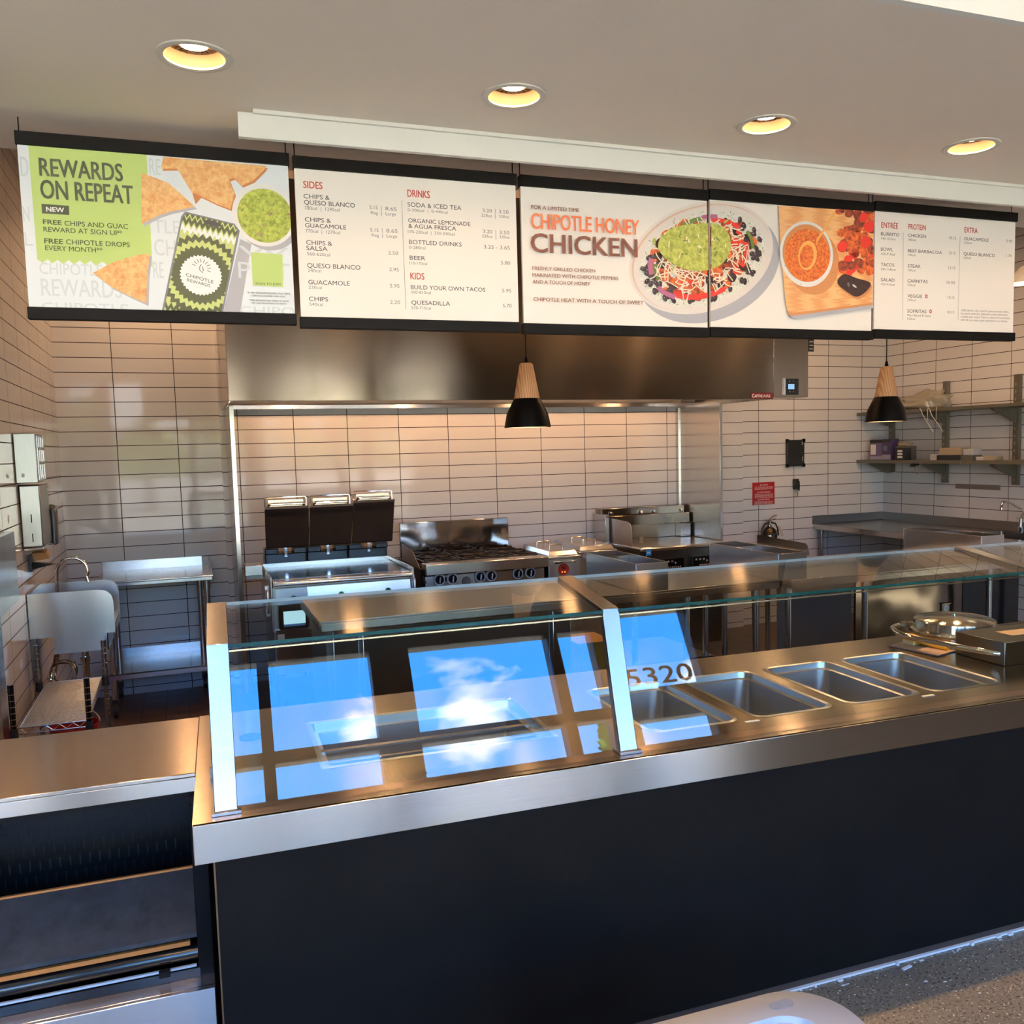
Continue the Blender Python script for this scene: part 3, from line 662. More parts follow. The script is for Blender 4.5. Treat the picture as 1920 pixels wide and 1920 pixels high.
T5_ITEM = [('BURRITO', 2.6139, 2.5764, 0.0127, 0.0936, 0), ('BOWL', 2.6142, 2.515, 0.0128, 0.062, 0), ('TACOS', 2.615, 2.4531, 0.0125, 0.0685, 0), ('SALAD', 2.6157, 2.3918, 0.0128, 0.0704, 0), ('CHICKEN', 2.7527, 2.5782, 0.0125, 0.0937, 0), ('BEEF BARBACOA', 2.7524, 2.516, 0.0122, 0.1803, 0), ('STEAK', 2.753, 2.4537, 0.013, 0.0676, 0), ('CARNITAS', 2.7526, 2.3925, 0.0127, 0.1056, 0), ('VEGGIE', 2.7536, 2.3309, 0.0127, 0.0771, 0), ('SOFRITAS', 2.7537, 2.2683, 0.0134, 0.1002, 0), ('GUACAMOLE', 3.0503, 2.5804, 0.0129, 0.1359, 0), ('QUESO BLANCO', 3.049, 2.5175, 0.0129, 0.1745, 0)]
T5_PRICE = [('10.15', 2.9693, 2.5806, 0.011, 0.0369, 0), ('12.15', 2.9706, 2.5183, 0.0111, 0.0347, 0), ('12.15', 2.9692, 2.4564, 0.0111, 0.0361, 0), ('10.90', 2.9606, 2.3945, 0.0111, 0.0443, 0), ('10.15', 2.9673, 2.3326, 0.0112, 0.0362, 0), ('10.15', 2.9668, 2.2709, 0.0109, 0.0363, 0), ('2.95', 3.2843, 2.5846, 0.0106, 0.0366, 0), ('1.70', 3.287, 2.5217, 0.0107, 0.0314, 0)]
T5_CAL = [('740-1210cal', 2.6141, 2.56, 0.009, 0.0735, 0), ('420-910cal', 2.6144, 2.4979, 0.0097, 0.0719, 0), ('390-1140cal', 2.6152, 2.4363, 0.0094, 0.075, 0), ('420-910cal', 2.6159, 2.3755, 0.0091, 0.0704, 0), ('180cal', 2.7534, 2.5623, 0.0091, 0.0399, 0), ('170cal', 2.7531, 2.5007, 0.0088, 0.0391, 0), ('150cal', 2.7532, 2.4387, 0.0085, 0.0396, 0), ('210cal', 2.7529, 2.3778, 0.0089, 0.0401, 0), ('230cal', 2.753, 2.3165, 0.0086, 0.0432, 0), ('Plant-Based Protein', 2.7544, 2.2536, 0.0086, 0.1229, 0), ('150cal', 2.7542, 2.2391, 0.0083, 0.0394, 0), ('230cal', 3.0502, 2.5657, 0.0091, 0.043, 0), ('120cal', 3.0499, 2.5026, 0.0094, 0.0394, 0)]
T5_FINE = [('2,000 calories a day is used for general nutrition advice,', 3.0417, 2.2821, 0.0088, 0.268, 0), ('but calorie needs vary. Additional nutrition information', 3.0411, 2.2687, 0.0088, 0.2618, 0), ('available upon request. There is a chance of cross-contact', 3.0405, 2.2552, 0.0085, 0.2772, 0), ('with milk, soy, meat or grain ingredients in our kitchens.', 3.0399, 2.2414, 0.0088, 0.2638, 0)]
L2 = [(0.6284, 2.5813), (0.6288, 2.2234)]
L5a = [(2.7274, 2.5937), (2.7302, 2.2392)]
L5b = [(3.0286, 2.5949), (3.0252, 2.2428)]
RING = [(2.8531, 2.3383), (2.8765, 2.2765)]
P_GREEN = [(-0.4781, 2.6693), (-0.1567, 2.6656), (-0.1597, 2.3299), (-0.2722, 2.3371), (-0.2854, 2.3268), (-0.299, 2.3383), (-0.3185, 2.3254), (-0.3323, 2.3392), (-0.3486, 2.3265), (-0.3619, 2.3388), (-0.3785, 2.3261), (-0.3916, 2.3389), (-0.4077, 2.3262), (-0.4212, 2.3385), (-0.4367, 2.3264), (-0.448, 2.3386), (-0.4625, 2.3276), (-0.4759, 2.3374)]
P_NEW = [(-0.4538, 2.499), (-0.3806, 2.4977), (-0.3819, 2.4712), (-0.4539, 2.4714)]
P_CH1 = [(-0.1745, 2.6104), (-0.1023, 2.5869), (-0.0801, 2.569), (-0.0265, 2.5188), (-0.098, 2.4995), (-0.1336, 2.4851), (-0.1835, 2.4564)]
P_CH2 = [(-0.1186, 2.6268), (-0.1096, 2.6628), (0.1965, 2.66), (0.1731, 2.6371), (0.0887, 2.6133), (-0.0043, 2.5793), (-0.0315, 2.5578), (-0.072, 2.6305)]
P_CH3 = [(-0.0312, 2.5627), (-0.0019, 2.5795), (0.0788, 2.6101), (0.0935, 2.5665), (0.0789, 2.5182), (0.0362, 2.5328)]
P_CH4 = [(-0.0315, 2.5578), (-0.0035, 2.5499), (-0.0237, 2.5264)]
P_CH5 = [(0.096, 2.6138), (0.1508, 2.6354), (0.1937, 2.6538), (0.152, 2.6105), (0.1168, 2.593)]
P_CH6 = [(-0.3279, 2.3034), (-0.2722, 2.3371), (-0.2028, 2.3621), (-0.1657, 2.3688), (-0.1769, 2.2949), (-0.1838, 2.216), (-0.2329, 2.239), (-0.2768, 2.2618)]
BOWL = [(0.1814, 2.5061), (0.0831, 2.506), (0.1864, 2.6071), (0.0953, 2.5067)]
PHONE = [(-0.0558, 2.5022), (0.0887, 2.4738), (0.1037, 2.4521), (0.0389, 2.1914), (-0.1411, 2.1926), (-0.0683, 2.4867)]
PHONEIN = [(-0.0513, 2.4966), (0.0861, 2.4702), (0.0968, 2.4508), (0.0336, 2.1912), (-0.135, 2.1927), (-0.0633, 2.4845)]
STAR = [(-0.0199, 2.3085), (-0.0817, 2.306), (-0.0163, 2.375)]
NOTCH = [(0.0223, 2.4709), (0.0006, 2.4761), (0.0431, 2.4637)]
QR = [(0.1348, 2.3873), (0.2316, 2.3848), (0.2282, 2.281), (0.1345, 2.2827)]
SHAD = [(0.0914, 2.1927), (0.0389, 2.1914), (0.1034, 2.427), (0.1371, 2.4137)]
PLATE3 = [(1.4687, 2.4061), (1.4759, 2.4447), (1.5026, 2.4958), (1.5602, 2.5564), (1.6492, 2.6157), (1.7167, 2.6452), (1.7848, 2.6563), (1.519, 2.2866), (1.5778, 2.2515), (1.6446, 2.2396), (1.7353, 2.25)]
PLATE4 = [(2.1004, 2.5301), (2.0935, 2.5833), (2.0661, 2.6313), (2.0116, 2.66), (1.9443, 2.6612), (1.7435, 2.2516), (1.8179, 2.2688), (1.9202, 2.3138), (2.0108, 2.3801), (2.075, 2.4597)]
GUAC3 = [(1.5808, 2.4652), (1.599, 2.5047), (1.6394, 2.5417), (1.6932, 2.5603), (1.7566, 2.5698), (1.8207, 2.5638), (1.6114, 2.4395), (1.6736, 2.4151), (1.7278, 2.4096), (1.7828, 2.4357)]
GUAC4 = [(1.8948, 2.5455), (1.8772, 2.5595), (1.8333, 2.5701), (1.8857, 2.5074), (1.8325, 2.4596), (1.7712, 2.4343)]
CHK = [(1.8653, 2.4198), (1.9344, 2.4493), (1.9659, 2.485), (2.0112, 2.5253), (1.9572, 2.5452), (1.9216, 2.5733), (1.8776, 2.6157)]
BOARDWOOD = [(2.1129, 2.659), (2.5683, 2.6659), (2.5659, 2.2927), (2.1773, 2.2382), (2.1538, 2.2493), (2.1444, 2.3037), (2.1211, 2.5081)]
BOARDEDGE = [(2.1444, 2.3037), (2.5656, 2.3171), (2.5659, 2.2927), (2.1773, 2.2382), (2.1561, 2.2513)]
CUP = [(2.243, 2.4811), (2.1188, 2.4887), (2.37, 2.501), (2.2474, 2.6077), (2.2529, 2.3535)]
SPOON = [(2.2477, 2.4794), (2.2052, 2.4968), (2.2904, 2.5401), (2.3763, 2.6585), (2.3908, 2.6575), (2.3237, 2.5849), (2.2952, 2.5326), (2.2906, 2.4775), (2.2479, 2.4364)]
PEPPER = [(2.3903, 2.3752), (2.4219, 2.4102), (2.4862, 2.3968), (2.5539, 2.3813), (2.5366, 2.3484), (2.4869, 2.3226), (2.4372, 2.341)]
CHUNK = [(2.4264, 2.4601), (2.5105, 2.4559), (2.4063, 2.5265), (2.4848, 2.5504), (2.5347, 2.5291), (2.4251, 2.638), (2.474, 2.6489), (2.5337, 2.6287), (2.4352, 2.5913), (2.5292, 2.5807)]
# ================================================================== menu boards
BD = 3.05
BOARDS = [(-.507, .262, 2.161, 2.703), (.281, 1.034, 2.152, 2.698), (1.053, 1.799, 2.149, 2.697), (1.812, 2.570, 2.152, 2.703), (2.583, 3.336, 2.160, 2.710)]
BL = ['menu board with green panel, tortilla chips, phone and guacamole bowl', 'white menu board listing sides, drinks and kids meals with prices', 'menu board with orange and brown heading beside half a food plate', 'picture board with sauce bowl and peppers on wooden chopping board', 'white menu board listing entrees, proteins and extras, rightmost']
PAPER = mat('board_print_cream', (.88, .81, .73), .55)
PAPER1 = mat('board_print_pale', (.74, .78, .80), .55)
INK = mat('ink_dark', (.040, .036, .034), .6); INK_G = mat('ink_green', (.050, .056, .022), .6); INK_C = mat('ink_grey', (.16, .145, .135), .6)
INK_R = mat('ink_red', (.36, .035, .022), .6); INK_O = mat('ink_orange', (.72, .16, .055), .6); INK_B = mat('ink_brown', (.16, .050, .030), .6)
INK_F = mat('ink_faint', (.60, .64, .66), .6); INK_W = mat('ink_white', (.86, .86, .84), .6)
def art_mat(name, c1, c2, scale=40, detail=4):
    m, n, b = base(name); t = n.node('ShaderNodeTexCoord')
    f = n.noise(t.outputs['Object'], scale, detail, .65, .4)
    n.link(n.ramp(f, [(.36, c1), (.64, c2)]), b.inputs['Base Color']); b.inputs['Roughness'].default_value = .6
    return m
A_GREEN = mat('art_lime', (.42, .54, .16), .6)
A_CHIP = art_mat('art_chip', (.55, .24, .07), (.74, .47, .20), 60); A_CHIPD = mat('art_chip_edge', (.40, .14, .035), .6)
A_GUAC = art_mat('art_guac', (.17, .22, .02), (.50, .54, .09), 70); A_GUAC2 = art_mat('art_guac_mound', (.22, .24, .03), (.56, .58, .14), 50)
A_BOWL = mat('art_bowl_white', (.80, .78, .74), .6); A_SHADE = mat('art_shadow_grey', (.40, .39, .42), .6)
A_PHONE = mat('art_phone_edge', (.16, .16, .18), .5); A_LIME = mat('art_phone_lime', (.52, .58, .20), .6); A_OLIVE = mat('art_phone_olive', (.060, .066, .022), .6)
A_WOOD = wood('art_board_wood', (.66, .30, .11), (.80, .44, .19), 0, 3.0); A_WOODE = mat('art_board_edge', (.50, .20, .07), .6)
A_SAUCE = art_mat('art_sauce', (.36, .04, .008), (.74, .20, .03), 90); A_SPOON = mat('art_spoon', (.76, .36, .10), .6)
A_CHICK = art_mat('art_chicken', (.22, .018, .008), (.72, .15, .025), 60); A_CHICK2 = art_mat('art_chicken_dark', (.06, .010, .006), (.36, .05, .014), 60); A_RED = mat('art_red_pepper', (.55, .022, .012), .6)
A_BEAN = mat('art_bean', (.030, .014, .018), .5); A_RICE = art_mat('art_rice', (.62, .58, .46), (.86, .84, .78), 160); A_HERB = mat('art_herb', (.12, .16, .03), .6)
A_ONION = mat('art_onion', (.36, .10, .20), .6); A_CHEESE = mat('art_cheese', (.84, .74, .56), .6); A_PEP = art_mat('art_dried_pepper', (.010, .004, .004), (.05, .016, .012), 60)
A_PLATE = mat('art_plate', (.76, .68, .62), .6); A_RIM = mat('art_plate_rim', (.66, .44, .34), .6)
def smooth(P, n=6):
    out = []; L = len(P)
    for i in range(L):
        p0, p1, p2, p3 = (Vector((*P[(i+j-1) % L], 0)) for j in range(4))
        for q in range(n):
            t = q/n; v = .5*((2*p1)+(-p0+p2)*t+(2*p0-5*p1+4*p2-p3)*t*t+(-p0+3*p1-3*p2+p3)*t**3); out.append((v.x, v.y))
    return out
def ell(cx, cz, a, b, rot=0, n=40): 
    c, s = math.cos(rot), math.sin(rot)
    return [(cx+a*math.cos(t)*c-b*math.sin(t)*s, cz+a*math.cos(t)*s+b*math.sin(t)*c) for t in (2*math.pi*i/n for i in range(n))]
def clip(P, Q):
    """P clipped to the convex polygon Q"""
    ar = sum(Q[i][0]*Q[(i+1) % len(Q)][1]-Q[(i+1) % len(Q)][0]*Q[i][1] for i in range(len(Q)))
    if ar < 0: Q = Q[::-1]
    for i in range(len(Q)):
        a, b = Q[i], Q[(i+1) % len(Q)]; out = []
        ins = lambda p: (b[0]-a[0])*(p[1]-a[1])-(b[1]-a[1])*(p[0]-a[0]) >= -1e-9
        for j in range(len(P)):
            p, q = P[j-1], P[j]; ip, iq = ins(p), ins(q)
            if ip != iq:
                d1 = (b[0]-a[0])*(p[1]-a[1])-(b[1]-a[1])*(p[0]-a[0]); d2 = (b[0]-a[0])*(q[1]-a[1])-(b[1]-a[1])*(q[0]-a[0]); t = d1/(d1-d2)
                out.append((p[0]+t*(q[0]-p[0]), p[1]+t*(q[1]-p[1])))
            if iq: out.append(q)
        P = out
        if len(P) < 3: return []
    return P
STEP = .00004
class Art:
    """printed picture: flat inks laid one over another on a board face"""
    def __init__(s, i): s.i = i; a, b, c, d = BOARDS[i]; s.R = [(a, c+.0355), (b, c+.0355), (b, d-.038), (a, d-.038)]; s.mb = MB(); s.m = []; s.l = 0
    def p(s, P, m, step=True):
        if step: s.l += 1
        P = clip(P, s.R)
        if len(P) < 3: return
        if m not in s.m: s.m.append(m)
        y = BD-.0102-STEP*s.l
        clean = [P[0]]
        for q in P[1:]:
            if math.hypot(q[0]-clean[-1][0], q[1]-clean[-1][1]) > 1e-6: clean.append(q)
        s.mb.face([(u, y, v) for u, v in clean], s.m.index(m))
    def strip(s, P, w, m):
        n = len(P); A, B = [], []
        for i in range(n):
            t = (Vector(P[min(i+1, n-1)])-Vector(P[max(i-1, 0)])); t.normalize(); k_ = w/2
            A.append((P[i][0]-t.y*k_, P[i][1]+t.x*k_)); B.append((P[i][0]+t.y*k_, P[i][1]-t.x*k_))
        s.l += 1
        for i in range(n-1): s.p([A[i], A[i+1], B[i+1], B[i]], m, False)
roots = []
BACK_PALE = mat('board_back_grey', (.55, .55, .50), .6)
for i, (a, b, c, d) in enumerate(BOARDS):
    t = thing('menu_board', BL[i], 'menu board', ((a+b)/2, BD, c), 'F', 'menu boards over the counter'); roots.append(t)
    obj('print_panel', MB().box(a, b, BD-.010, BD, c+.030, d-.030), PAPER1 if i == 0 else PAPER, t, bev=0)
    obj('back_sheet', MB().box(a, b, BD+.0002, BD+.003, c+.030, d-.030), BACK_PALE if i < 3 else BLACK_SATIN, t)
    obj('top_rail', MB().box(a-.004, b+.004, BD-.020, BD+.012, d-.038, d), RAIL_BLACK, t, bev=.001)
    obj('bottom_rail', MB().box(a-.004, b+.004, BD-.020, BD+.012, c, c+.0355), RAIL_BLACK, t, bev=.001)
    for x in (a+.004, b-.004): obj('hanger_rod', MB().tube([(x, BD+.008, c+.02), (x, BD+.008, ZS)], .0018, 6), BLACK_SATIN, t)
def words(i, name, L, m, bold=0, layer=1, label=None, y=None):
    for txt, s, z, h, w, dz in L:
        mb = MB(); bar_ = txt == '|'
        if bar_: w = .0016
        letter(mb, txt, s, z, h, w, (BD-.0102-STEP*layer) if y is None else y, dz, bold)
        obj('price_bar' if bar_ else name, mb, m, roots[i], label=label, smooth=1)
def star(c, r0, r1, n, rot=0): return [(c[0]+(r0 if j % 2 else r1)*math.cos(rot+math.pi*j/n), c[1]+(r0 if j % 2 else r1)*math.sin(rot+math.pi*j/n)) for j in range(2*n)]
# ---- board 1
words(0, 'faint_lettering', T1_FAINT, INK_F, .01, 0.6)
A = Art(0); A.l = 1
A.p(P_GREEN, A_GREEN)
A.p(SHAD, A_SHADE)
for P in (P_CH2, P_CH3, P_CH5): A.p([(u+.004, v-.006) for u, v in P], A_CHIPD); A.p(P, A_CHIP)
A.p(P_CH4, A_CHIPD)
for P in (P_CH1, P_CH6): A.p([(u+.006, v-.007) for u, v in P], A_SHADE); A.p(P, A_CHIP)
bc, br = BOWL[0], BOWL[0][0]-BOWL[1][0]
A.p(ell(bc[0]+.012, bc[1]-.012, br, br), A_SHADE); A.p(ell(*bc, br, br, 0, 60), A_BOWL); A.p(ell(bc[0]+.002, bc[1]-.002, br*.86, br*.86, 0, 60), A_GUAC)
for q in range(26):
    r_ = br*.8*math.sqrt(random.random()); t_ = random.uniform(0, 6.28); A.p(ell(bc[0]+r_*math.cos(t_), bc[1]+r_*math.sin(t_), random.uniform(.003, .008), random.uniform(.0015, .003), random.uniform(0, 3), 8), random.choice([A_GUAC2, A_HERB, A_GUAC2, A_ONION]), q == 0)
ph = smooth(PHONE, 1); A.p(PHONE, A_PHONE); A.p(PHONEIN, A_LIME)
sc = STAR[0]; sr = .0635
u1 = Vector(PHONEIN[1])-Vector(PHONEIN[0]); u1.normalize(); v1 = Vector((-u1.y, u1.x)); cen = Vector(sc)
def zig(off0, off1, n=16, amp=.012, w=.26):
    top, bot = [], []
    for j in range(2*n+1):
        x = -w/2+w*j/(2*n); q = amp if j % 2 else 0
        top.append(tuple(cen+u1*x+v1*(off1+q))); bot.append(tuple(cen+u1*x+v1*(off0+q)))
    return top+bot[::-1]
for o0, o1, m_ in ((.165, .182, A_OLIVE), (.140, .157, A_OLIVE), (.115, .132, INK_W), (-.135, -.118, A_OLIVE), (-.160, -.143, INK_W), (-.185, -.168, A_OLIVE)):
    A.l += 1
    for j in range(16):
        w = .26; x0, x1 = -w/2+w*j/16, -w/2+w*(j+1)/16; xm = (x0+x1)/2
        P = [cen+u1*x0+v1*o0, cen+u1*xm+v1*(o0+.016), cen+u1*x1+v1*o0, cen+u1*x1+v1*o1, cen+u1*xm+v1*(o1+.016), cen+u1*x0+v1*o1]
        P = clip([tuple(q) for q in P], PHONEIN)
        if P: A.p(P, m_, False)
for k_, m_ in ((2.02, A_OLIVE), (1.74, A_LIME), (1.46, A_OLIVE)):
    A.l += 1; S = star(sc, sr*k_*.90, sr*k_, 34)
    for j in range(0, 68, 2):
        P = clip([sc, S[j-1], S[j], S[(j+1) % 68]], PHONEIN)
        if P: A.p(P, m_, False)
A.p(star(sc, sr*.92, sr, 34), INK_W)
A.p(ell(*NOTCH[0], .027, .008, math.atan2(u1.y, u1.x)), INK)
nt = (sc[0]+.002, sc[1]+.022)
for j in range(9):
    t_ = R_(-20+j*22); a0 = Vector((math.cos(t_), math.sin(t_))); A.strip([tuple(Vector(nt)+a0*.018), tuple(Vector(nt)+a0*.029)], .0018, A_OLIVE)
A.strip([(nt[0]+.001, nt[1]+.012), (nt[0]-.005, nt[1]+.003), (nt[0]-.005, nt[1]-.006), (nt[0]+.003, nt[1]-.014), (nt[0]+.006, nt[1]-.004), (nt[0]+.003, nt[1]+.005)], .002, A_OLIVE)
A.p(QR, A_GREEN); A.p(P_NEW, INK_G)
top = A.l
obj('printed_picture', A.mb, A.m, roots[0], smooth=1)
words(0, 'heading', T1_HEAD, INK_G, .022, top+2); words(0, 'bold_lettering', T1_BOLD, INK_G, .03, top+2); words(0, 'lettering', T1_MED, INK_G, .008, top+2)
words(0, 'fine_print', T1_FINE, INK_G, .004, top+2); words(0, 'new_lettering', T1_NEW, INK_W, .03, top+3, 'white lettering on the dark tag'); words(0, 'emblem_lettering', T1_LOGO, INK_G, .004, top+2)
# ---- board 2
words(1, 'heading', T2_RED, INK_R, .022, 2, 'red section headings'); words(1, 'item_name', T2_ITEM, INK, .006, 2); words(1, 'price', T2_PRICE, INK_C, .002, 2); words(1, 'calorie_note', T2_CAL, INK_C, 0, 2)
obj('divider', MB().hexa([(L2[0][0]-.0006, BD-.011, L2[0][1]), (L2[0][0]+.0006, BD-.011, L2[0][1]), (L2[1][0]+.0006, BD-.011, L2[1][1]), (L2[1][0]-.0006, BD-.011, L2[1][1])], [(L2[0][0]-.0006, BD-.010, L2[0][1]), (L2[0][0]+.0006, BD-.010, L2[0][1]), (L2[1][0]+.0006, BD-.010, L2[1][1]), (L2[1][0]-.0006, BD-.010, L2[1][1])]), INK_C, roots[1])
# ---- boards 3 and 4: one plate across both
PC = (1.782, 2.448); PA, PBR, PROT = .322, .200, R_(18)
def plate(A):
    A.p(ell(PC[0]+.03, PC[1]-.03, PA*1.0, PBR*1.02, PROT, 60), A_SHADE)
    A.p(ell(*PC, PA, PBR, PROT, 72), A_PLATE); A.p(ell(PC[0], PC[1], PA*.965, PBR*.95, PROT, 72), A_RIM); A.p(ell(PC[0]+.004, PC[1]-.003, PA*.955, PBR*.935, PROT, 72), A_PLATE)
    A.p(ell(PC[0]+.004, PC[1]-.006, PA*.88, PBR*.84, PROT, 60), A_RICE)
    rnd = random.Random(5); c, s = math.cos(PROT), math.sin(PROT)
    def at(r, t): return PC[0]+PA*r*math.cos(t)*c-PBR*r*math.sin(t)*s, PC[1]+PA*r*math.cos(t)*s+PBR*r*math.sin(t)*c
    for q in range(90): x, z = at(rnd.uniform(.62, .86), rnd.uniform(0, 6.28)); A.p(ell(x, z, rnd.uniform(.003, .007), .0014, rnd.uniform(0, 3), 6), A_HERB, q == 0)
    for q in range(230):
        x, z = at(rnd.uniform(.25, .72), rnd.uniform(0, 6.28)); r = rnd.uniform(.014, .026)
        A.p(smooth([(x+r*rnd.uniform(.7, 1.1)*math.cos(w), z+r*rnd.uniform(.6, .95)*math.sin(w)) for w in (.3, 1.5, 2.7, 3.9, 5.2)], 3), rnd.choice([A_CHICK, A_CHICK, A_CHICK, A_CHICK, A_RED, A_CHICK2, A_CHICK2, A_PEP]), q % 3 == 0)
    for q in range(60): x, z = at(rnd.uniform(.66, .82), rnd.choice([rnd.uniform(-1.0, 1.0), rnd.uniform(3.3, 6.0), rnd.uniform(2.6, 3.6)])); A.p(ell(x, z, .013, .009, rnd.uniform(0, 3), 16), A_BEAN, q % 8 == 0); A.p(ell(x-.003, z+.003, .003, .0015, .5, 8), INK_F, q == 0 or q % 8 == 0)
    for t0, t1, r, w, m_ in ((3.95, 4.95, .70, .020, A_RED), (5.6, 6.3, .60, .020, A_RED), (.5, 1.05, .66, .016, A_RED), (3.5, 3.95, .74, .018, A_ONION), (2.75, 3.15, .72, .022, A_ONION), (1.1, 1.4, .72, .016, A_ONION), (2.9, 3.35, .66, .020, A_HERB), (1.4, 1.8, .70, .016, A_HERB), (6.1, 6.6, .70, .014, A_HERB), (1.9, 2.4, .62, .014, A_ONION)):
        A.strip([at(r, t0+(t1-t0)*j/8) for j in range(9)], w, m_)
    for q in range(130):
        x, z = at(rnd.uniform(.34, .66), rnd.uniform(0, 6.28)); a0 = rnd.uniform(0, 6.28); k_ = rnd.uniform(-28, 28); P = []
        for j in range(7): P.append((x, z)); x += .0095*math.cos(a0); z += .0095*math.sin(a0); a0 += k_*.0095
        A.strip(P, .0042, A_CHEESE)
    A.p(smooth([(1.590, 2.462), (1.60, 2.515), (1.66, 2.553), (1.74, 2.568), (1.83, 2.575), (1.885, 2.545), (1.895, 2.48), (1.85, 2.42), (1.76, 2.395), (1.66, 2.41)], 6), A_GUAC2)
    for q in range(60): x, z = 1.745+rnd.gauss(0, .065), 2.487+rnd.gauss(0, .035); A.p(ell(x, z, rnd.uniform(.005, .016), rnd.uniform(.002, .005), rnd.uniform(0, 3), 8), rnd.choice([A_GUAC, A_GUAC2, A_GUAC, A_CHEESE, A_HERB]), q % 10 == 0)
A = Art(2); A.l = 1; plate(A); top = A.l; obj('printed_picture', A.mb, A.m, roots[2], smooth=1)
words(2, 'lettering', T3_DK, INK_B, .012, top+2); words(2, 'orange_heading', T3_OR, INK_O, .014, top+2); words(2, 'brown_heading', T3_BR, INK_B, .030, top+2)
A = Art(3); A.l = 1; plate(A)
A.p([(u+.012, v-.012) for u, v in BOARDWOOD], A_SHADE); A.p(BOARDWOOD, A_WOODE); A.p([BOARDWOOD[0], BOARDWOOD[1], (BOARDWOOD[2][0], BOARDWOOD[2][1]+.008), (BOARDWOOD[3][0], BOARDWOOD[3][1]+.012), (BOARDWOOD[4][0], BOARDWOOD[4][1]+.008), *BOARDWOOD[5:]], A_WOOD)
cu, cr_, cz_ = CUP[0], (CUP[2][0]-CUP[1][0])/2, (CUP[3][1]-CUP[4][1])/2; cu = ((CUP[1][0]+CUP[2][0])/2, (CUP[3][1]+CUP[4][1])/2)
A.p(ell(cu[0]+.03, cu[1]-.03, cr_, cz_), A_WOODE); A.p(ell(*cu, cr_, cz_, 0, 60), A_BOWL); A.p(ell(cu[0], cu[1]+.004, cr_*.90, cz_*.88, 0, 60), A_WOODE); A.p(ell(cu[0]+.003, cu[1]-.004, cr_*.84, cz_*.80, 0, 60), A_SAUCE)
rnd = random.Random(9)
for q in range(90): r_ = cr_*.78*math.sqrt(rnd.random()); t_ = rnd.uniform(0, 6.28); A.p(ell(cu[0]+r_*math.cos(t_), cu[1]+r_*math.sin(t_), rnd.uniform(.001, .004), rnd.uniform(.001, .003), 0, 7), rnd.choice([A_RED, A_PEP, A_SPOON]), q == 0)
sp = (SPOON[0][0], SPOON[0][1]-.003); A.p([SPOON[2], SPOON[3], SPOON[4], SPOON[6], (SPOON[6][0]-.006, SPOON[6][1]-.02)], A_SPOON); A.p(ell(*sp, .043, .058, -.25, 36), A_SPOON); A.p(ell(sp[0]-.004, sp[1]-.004, .032, .046, -.25, 36), A_SAUCE)
for q in range(80): A.p(ell(rnd.uniform(2.14, 2.50), rnd.uniform(2.27, 2.63), rnd.uniform(.0008, .0025), rnd.uniform(.0008, .002), 0, 6), A_PEP, q == 0) if rnd.random() < .7 else None
for q in range(60):
    x, z = rnd.uniform(2.395, 2.58), rnd.uniform(2.42, 2.67)
    if x-2.38 < (2.47-z)*.5: continue
    r = rnd.uniform(.018, .034); A.p(smooth([(x+r*rnd.uniform(.7, 1.1)*math.cos(w), z+r*rnd.uniform(.6, 1)*math.sin(w)) for w in (.3, 1.5, 2.7, 3.9, 5.2)], 3), rnd.choice([A_CHICK, A_CHICK, A_CHICK2, A_RED, A_CHICK2]), q % 4 == 0)
A.p([(u+.006, v-.01) for u, v in smooth(PEPPER, 4)], A_WOODE); A.p(smooth(PEPPER, 4), A_PEP); A.p(ell(2.475, 2.365, .012, .004, -.5, 12), INK_F); A.p(ell(2.445, 2.37, .005, .010, .2, 12), INK_C)
obj('printed_picture', A.mb, A.m, roots[3], smooth=1)
# ---- board 5
words(4, 'heading', T5_RED, INK_R, .022, 2, 'red section headings'); words(4, 'item_name', T5_ITEM, INK, .006, 2); words(4, 'price', T5_PRICE, INK_C, 0, 2); words(4, 'calorie_note', T5_CAL, INK_C, 0, 2); words(4, 'fine_print', T5_FINE, INK_C, 0, 2)
A = Art(4); A.l = 1
for c_ in RING: A.p(ell(*c_, .0063, .0080), INK_R); A.p(ell(*c_, .0026, .0036), PAPER)
for L_ in (L5a, L5b): A.strip(L_, .0014, INK_C)
obj('printed_mark', A.mb, A.m, roots[4], smooth=1)

